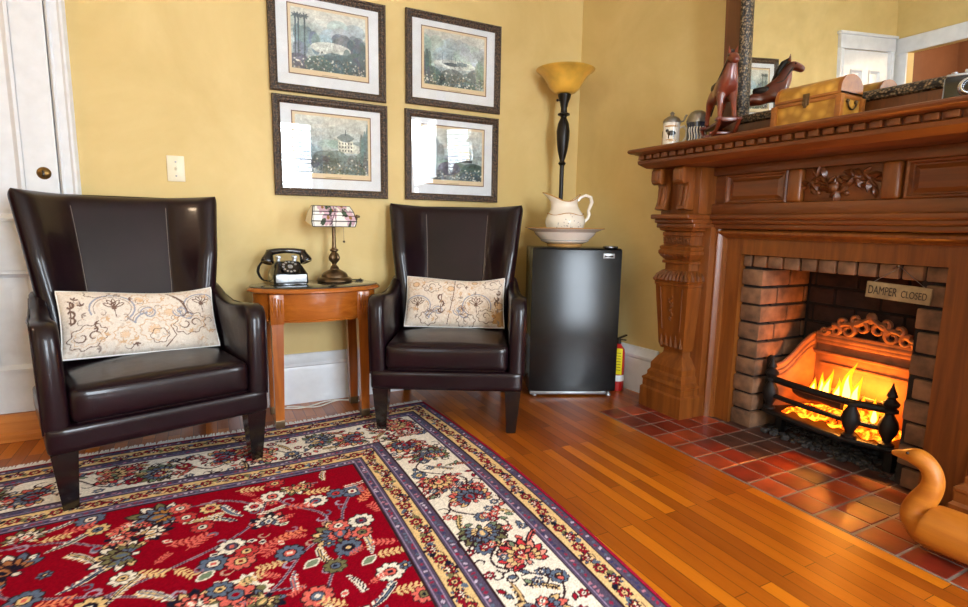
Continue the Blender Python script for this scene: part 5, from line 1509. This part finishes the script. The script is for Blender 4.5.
def make_floor_lamp():
    t = thing('floor_lamp', 'black torchiere floor lamp with amber glass bowl behind the fridge', 'lamp', (1.942, 2.774, 0))
    b = B(); b.lathe([(.068, 0), (.070, .006), (.064, .016), (.04, .026), (.02, .04), (.014, .06)], 32); b.obj('base', MT['blackm'], t)
    b = B(); b.lathe([(.013, .05), (.013, 1.05), (.013, 1.33), (.02, 1.335), (.024, 1.345), (.016, 1.352), (.014, 1.36), (.018, 1.372), (.030, 1.42), (.038, 1.48), (.040, 1.53), (.033, 1.575), (.022, 1.60), (.018, 1.61), (.020, 1.618), (.036, 1.625), (.036, 1.632), (.020, 1.64), (.018, 1.665), (.022, 1.675), (.024, 1.69), (.036, 1.725), (.040, 1.742), (.030, 1.748)], 32); b.obj('pole', MT['blackm'], t)
    b = B(); b.tube([(-.01, 0, 1.705), (-.045, 0, 1.705)], .004, 8); b.sphere((-.048, 0, 1.705), .008, 10); b.obj('switch_knob', MT['blackm'], t)
    b = B(); b.lathe([(.03, 1.746), (.062, 1.752), (.088, 1.775), (.108, 1.812), (.130, 1.845), (.158, 1.868), (.171, 1.876), (.173, 1.880), (.168, 1.882), (.152, 1.872), (.122, 1.846), (.100, 1.812), (.08, 1.780), (.055, 1.762), (.001, 1.758)], 56); b.obj('glass_bowl', MT['shade'], t)
make_floor_lamp()
def make_ext():
    t = thing('fire_extinguisher', 'red fire extinguisher with yellow tag standing between the fridge and the wall', 'fire extinguisher', (2.153, 2.425, 0))
    b = B(); b.lathe([(.036, 0), (.040, .004), (.040, .225), (.036, .25), (.022, .268), (.014, .275), (.014, .285)], 28); b.obj('cylinder', MT['red'], t)
    b = B(); b.lathe([(.0404, .06), (.0406, .062), (.0406, .095), (.0404, .097)], 28, cap0=False, cap1=False); b.obj('label_band', MT['mat'], t)
    b = B(); b.lathe([(.015, .283), (.015, .305), (.008, .31)], 16); b.box(-.012, .06, -.008, .008, .316, .325, .002, rot=Matrix.Rotation(R(-14), 3, 'Y')); b.box(-.012, .055, -.007, .007, .300, .308, .002, rot=Matrix.Rotation(R(10), 3, 'Y')); b.tube([(.0, .012, .295), (.025, .03, .29), (.045, .03, .25), (.046, .02, .2)], .006, 8); b.obj('valve', MT['black'], t)
    rm = Matrix.Rotation(R(-52), 4, 'Z')
    b = B(rm); b.box(-.025, .034, -.0455, -.0435, .105, .262, .0006); b.obj('tag', MT['yellow'], t)
    b = B(rm)
    for k in range(7): b.box(-.018, .026, -.0462, -.0454, .13+.017*k, .133+.017*k)
    b.obj('tag_print', MT['ink'], t)
make_ext()

# white flex on the floor by the baseboard
b = B(); pts = []
for k in range(60):
    u = k/59; pts.append((.30+.40*u, 2.885-.035*math.sin(u*7)-.03*u, .004))
b.tube(pts, .004, 6); b.tube([(.33+.33*k/30, 2.86+.03*math.cos(k*.25), .004) for k in range(31)], .0038, 6)
tag(b.obj('power_flex', MT['cord'], loc=(.5, 2.88, .0)), 'white electric flex lying on the floor under the side table', 'cord')

# ------------------------------------------------------------------ framed prints
def make_print(label, xc, zc, seed):
    t = thing('framed_print', label, 'picture', (xc, YB-.001, zc), 0, 'framed prints over the side table')
    hw, hh = .2925, .2455
    def rr(i, d, w_=hw, h_=hh): return [(-w_+i, -d, -h_+i), (w_-i, -d, -h_+i), (w_-i, -d, h_-i), (-w_+i, -d, h_-i)]
    b = B(); b.loft([rr(i, d) for i, d in ((.002, 0), (0, .004), (0, .018), (.004, .023), (.012, .024), (.016, .020), (.026, .021), (.032, .016), (.038, .013), (.039, .006), (.002, 0))], False, False); b.obj('frame', MT['frame'], t, ang=20)
    b = B(); b.box(-hw+.03, hw-.03, -.008, -.003, -hh+.03, hh-.03); b.obj('mat_board', MT['mat'], t)
    iw, ih = .405, .332
    cv = Cv(iw, ih, .002, (222, 204, 168)); rg = random.Random(seed)
    m = .017; mb = .028
    gx0, gx1, gy0, gy1 = m, iw-m, mb, ih-m
    Yn = np.clip((cv.Y-gy0)/(gy1-gy0), 0, 1)
    sky, mid, lo = [np.array(c, float) for c in ((206, 208, 198), (176, 194, 198), (130, 146, 146))]
    grad = np.where(Yn[..., None] > .5, mid+(sky-mid)*(Yn[..., None]-.5)*2, lo+(mid-lo)*Yn[..., None]*2)
    inn = (cv.X > gx0) & (cv.X < gx1) & (cv.Y > gy0) & (cv.Y < gy1)
    keep = cv.a.copy(); cv.a[inn] = grad[inn]
    G = lambda u, v: (gx0+u*(gx1-gx0), gy0+v*(gy1-gy0))
    def hill(u, v, a, c, col, al=.8):
        for k in range(14): x, y = G(u+rg.uniform(-a, a), v+rg.uniform(-c, c)*.6); cv.shape(x, y, 0, a*.14, c*.16, [q+rg.uniform(-14, 14) for q in col], 'e', al)
    dark, med, pale = (62, 80, 88), (104, 124, 130), (220, 222, 212)
    for k in range(10): x, y = G(rg.random(), .6+.4*rg.random()); cv.shape(x, y, .1, .05, .012, (214, 214, 204), 'e', .4)
    if seed == 1:
        hill(.45, .62, .4, .25, (156, 176, 180), .5); hill(.80, .52, .20, .16, dark, .5); hill(.70, .50, .12, .12, med, .5); hill(.88, .44, .12, .16, dark, .6); hill(.22, .46, .16, .25, med); cv.shape(*G(.52, .40), 0, .10, .03, pale, 'e', .8)
        for u in (.05, .09, .17): 
            cv.line([G(u, .2), G(u+.01, .85)], .007, dark)
            for k in range(7): a = k*.9; x, y = G(u+.01, .87); cv.shape(x+.010*math.cos(a), y+.006*math.sin(a), a, .012, .004, dark, 'leaf', .85)
        hill(.5, .08, .5, .3, dark, .7); hill(.85, .18, .15, .3, dark, .7)
    elif seed == 2:
        hill(.2, .6, .3, .3, (160, 178, 180), .5); hill(.8, .62, .25, .25, (170, 186, 184), .5); cv.shape(*G(.5, .42), 0, .13, .025, pale, 'e', .6)
        cv.shape(*G(.45, .42), 0, .055, .010, dark, 'leaf'); cv.shape(*G(.62, .45), 0, .045, .014, med, 'lobed')
        for k in range(5): cv.line([G(.3+.07*k, .42), G(.3+.07*k, .62-.02*k)], .003, dark)
        hill(.5, .12, .5, .25, (84, 100, 96), .75); hill(.06, .3, .08, .3, dark, .7); hill(.94, .35, .07, .3, (120, 140, 120), .7)
    elif seed == 3:
        hill(.3, .45, .35, .15, (160, 180, 186), .6)
        x, y = G(.68, .50); cv.shape(x, y, 0, .040, .032, (216, 220, 206), 'r'); cv.shape(x, y+.045, 0, .046, .022, (120, 136, 138), 'leaf'); cv.shape(x+.075, y-.008, 0, .034, .022, (200, 206, 196), 'r'); cv.shape(x+.075, y+.02, 0, .04, .012, (130, 146, 146), 'leaf')
        for i in range(5):
            for j in range(3): cv.shape(x-.03+.015*i, y-.02+.018*j, 0, .003, .005, dark, 'r')
        cv.line([(x, y+.06), (x, y+.085)], .003, dark); hill(.6, .18, .4, .25, (96, 114, 106), .7); hill(.2, .2, .2, .12, dark, .6); hill(.95, .5, .06, .4, med, .7)
    else:
        hill(.15, .5, .16, .3, (96, 114, 110), .6); hill(.5, .42, .5, .1, (130, 148, 150), .6); hill(.5, .12, .5, .25, (70, 84, 84), .7)
        # pale horse on a dark bar: the mantel horse's reflection, painted into the print
        x, y = G(.66, .46); st = (214, 198, 160)
        cv.shape(x+.012, y+.03, .1, .036, .017, st); cv.shape(x-.022, y+.055, 2.1, .026, .011, st); cv.shape(x-.040, y+.068, .9, .016, .008, st)
        for dx, a in ((-.018, 1.2), (-.008, 1.7), (.034, 1.4), (.042, 1.6)): cv.line([(x+dx, y+.025), (x+dx+.012*math.cos(a)*-1, y-.012)], .007, st)
        cv.line([(x+.046, y+.036), (x+.062, y+.018)], .007, st); cv.shape(x+.008, y-.02, 0, .055, .007, (60, 70, 72), 'r')
    for k in range(230):
        u = rg.random(); v = abs(rg.gauss(.10, .09)); x, y = G(u, min(v, .4)); cv.shape(x, y, rg.uniform(0, 3), rg.uniform(.002, .006), rg.uniform(.002, .005), rg.choice((dark, pale, med, (150, 140, 120), (60, 76, 70))), 'e', .85)
    rs = np.random.RandomState(seed+20)
    def fr_noise(n):
        t = rs.rand(n+2, n+2); u = cv.X/iw*n; v = cv.Y/ih*n; i = u.astype(int); j = v.astype(int); fu = u-i; fv = v-j
        return (t[j, i]*(1-fu)+t[j, i+1]*fu)*(1-fv)+(t[j+1, i]*(1-fu)+t[j+1, i+1]*fu)*fv
    nz_ = sum((fr_noise(n)-.5)*w_ for n, w_ in ((6, .5), (14, .5), (34, .55), (80, .6)))
    cv.a = cv.a*(1+.62*nz_*(1.15-.75*Yn))[..., None]
    cv.a = np.clip(cv.a*.92+np.array((214., 214., 200.))*.08, 0, 255)
    cv.a = np.where(inn[..., None], cv.a, keep)
    cv.line([(iw*.4, m*.55), (iw*.6, m*.55)], .002, (120, 104, 84))
    e = .006; edge = (cv.X < e) | (cv.X > iw-e) | (cv.Y < e) | (cv.Y > ih-e); cv.a[edge] = (112, 78, 58)
    pr = cv.mesh('print', MT['paint'], lambda X, Y: (X-iw/2, X*0-.0092, Y-ih/2+.010), parent=t)
    b = B(); b.box(-hw+.036, hw-.036, -.0125, -.0105, -hh+.036, hh-.036); b.obj('glass', MT['glass'], t)
make_print('framed lake engraving with tall palms, upper left of the four prints', .607, 1.853, 1)
make_print('framed harbour engraving with boats and crowd, upper right of the four prints', 1.303, 1.866, 2)
make_print('framed engraving of a large gabled house, lower left of the four prints', .612, 1.346, 3)
make_print('framed engraving with a pale horse reflection painted in, lower right of the four prints', 1.297, 1.348, 4)

# ------------------------------------------------------------------ carved swan on the hearth
def make_swan():
    t = thing('wooden_swan', 'carved wooden swan with long curved neck standing beside the hearth', 'figurine', (1.93, .66, .0046))
    P = [(0, .0, .075), (0, .09, .078), (0, -.10, .085), (0, -.19, .105), (0, -.245, .125), (0, .125, .095), (0, .108, .14), (0, .088, .18), (0, .082, .225), (0, .102, .262), (0, .135, .277), (0, .165, .268), (0, .205, .262)]
    E = [(0, 1), (0, 2), (2, 3), (3, 4), (1, 5), (5, 6), (6, 7), (7, 8), (8, 9), (9, 10), (10, 11), (11, 12)]
    Rr = [(.085, .072), (.075, .068), (.078, .066), (.05, .04), (.018, .012), .052, .040, .034, .031, .030, .034, .017, .008]
    o = skinned('body', P, E, Rr, MT['swan'], t, 3, lambda p: Vector((p.x, p.y, max(p.z, .0))))
    for s in (-1, 1):
        b = B(); b.sphere((s*.026, .150, .285), .0045, 10); b.obj('eye', MT['black'], t)
make_swan()
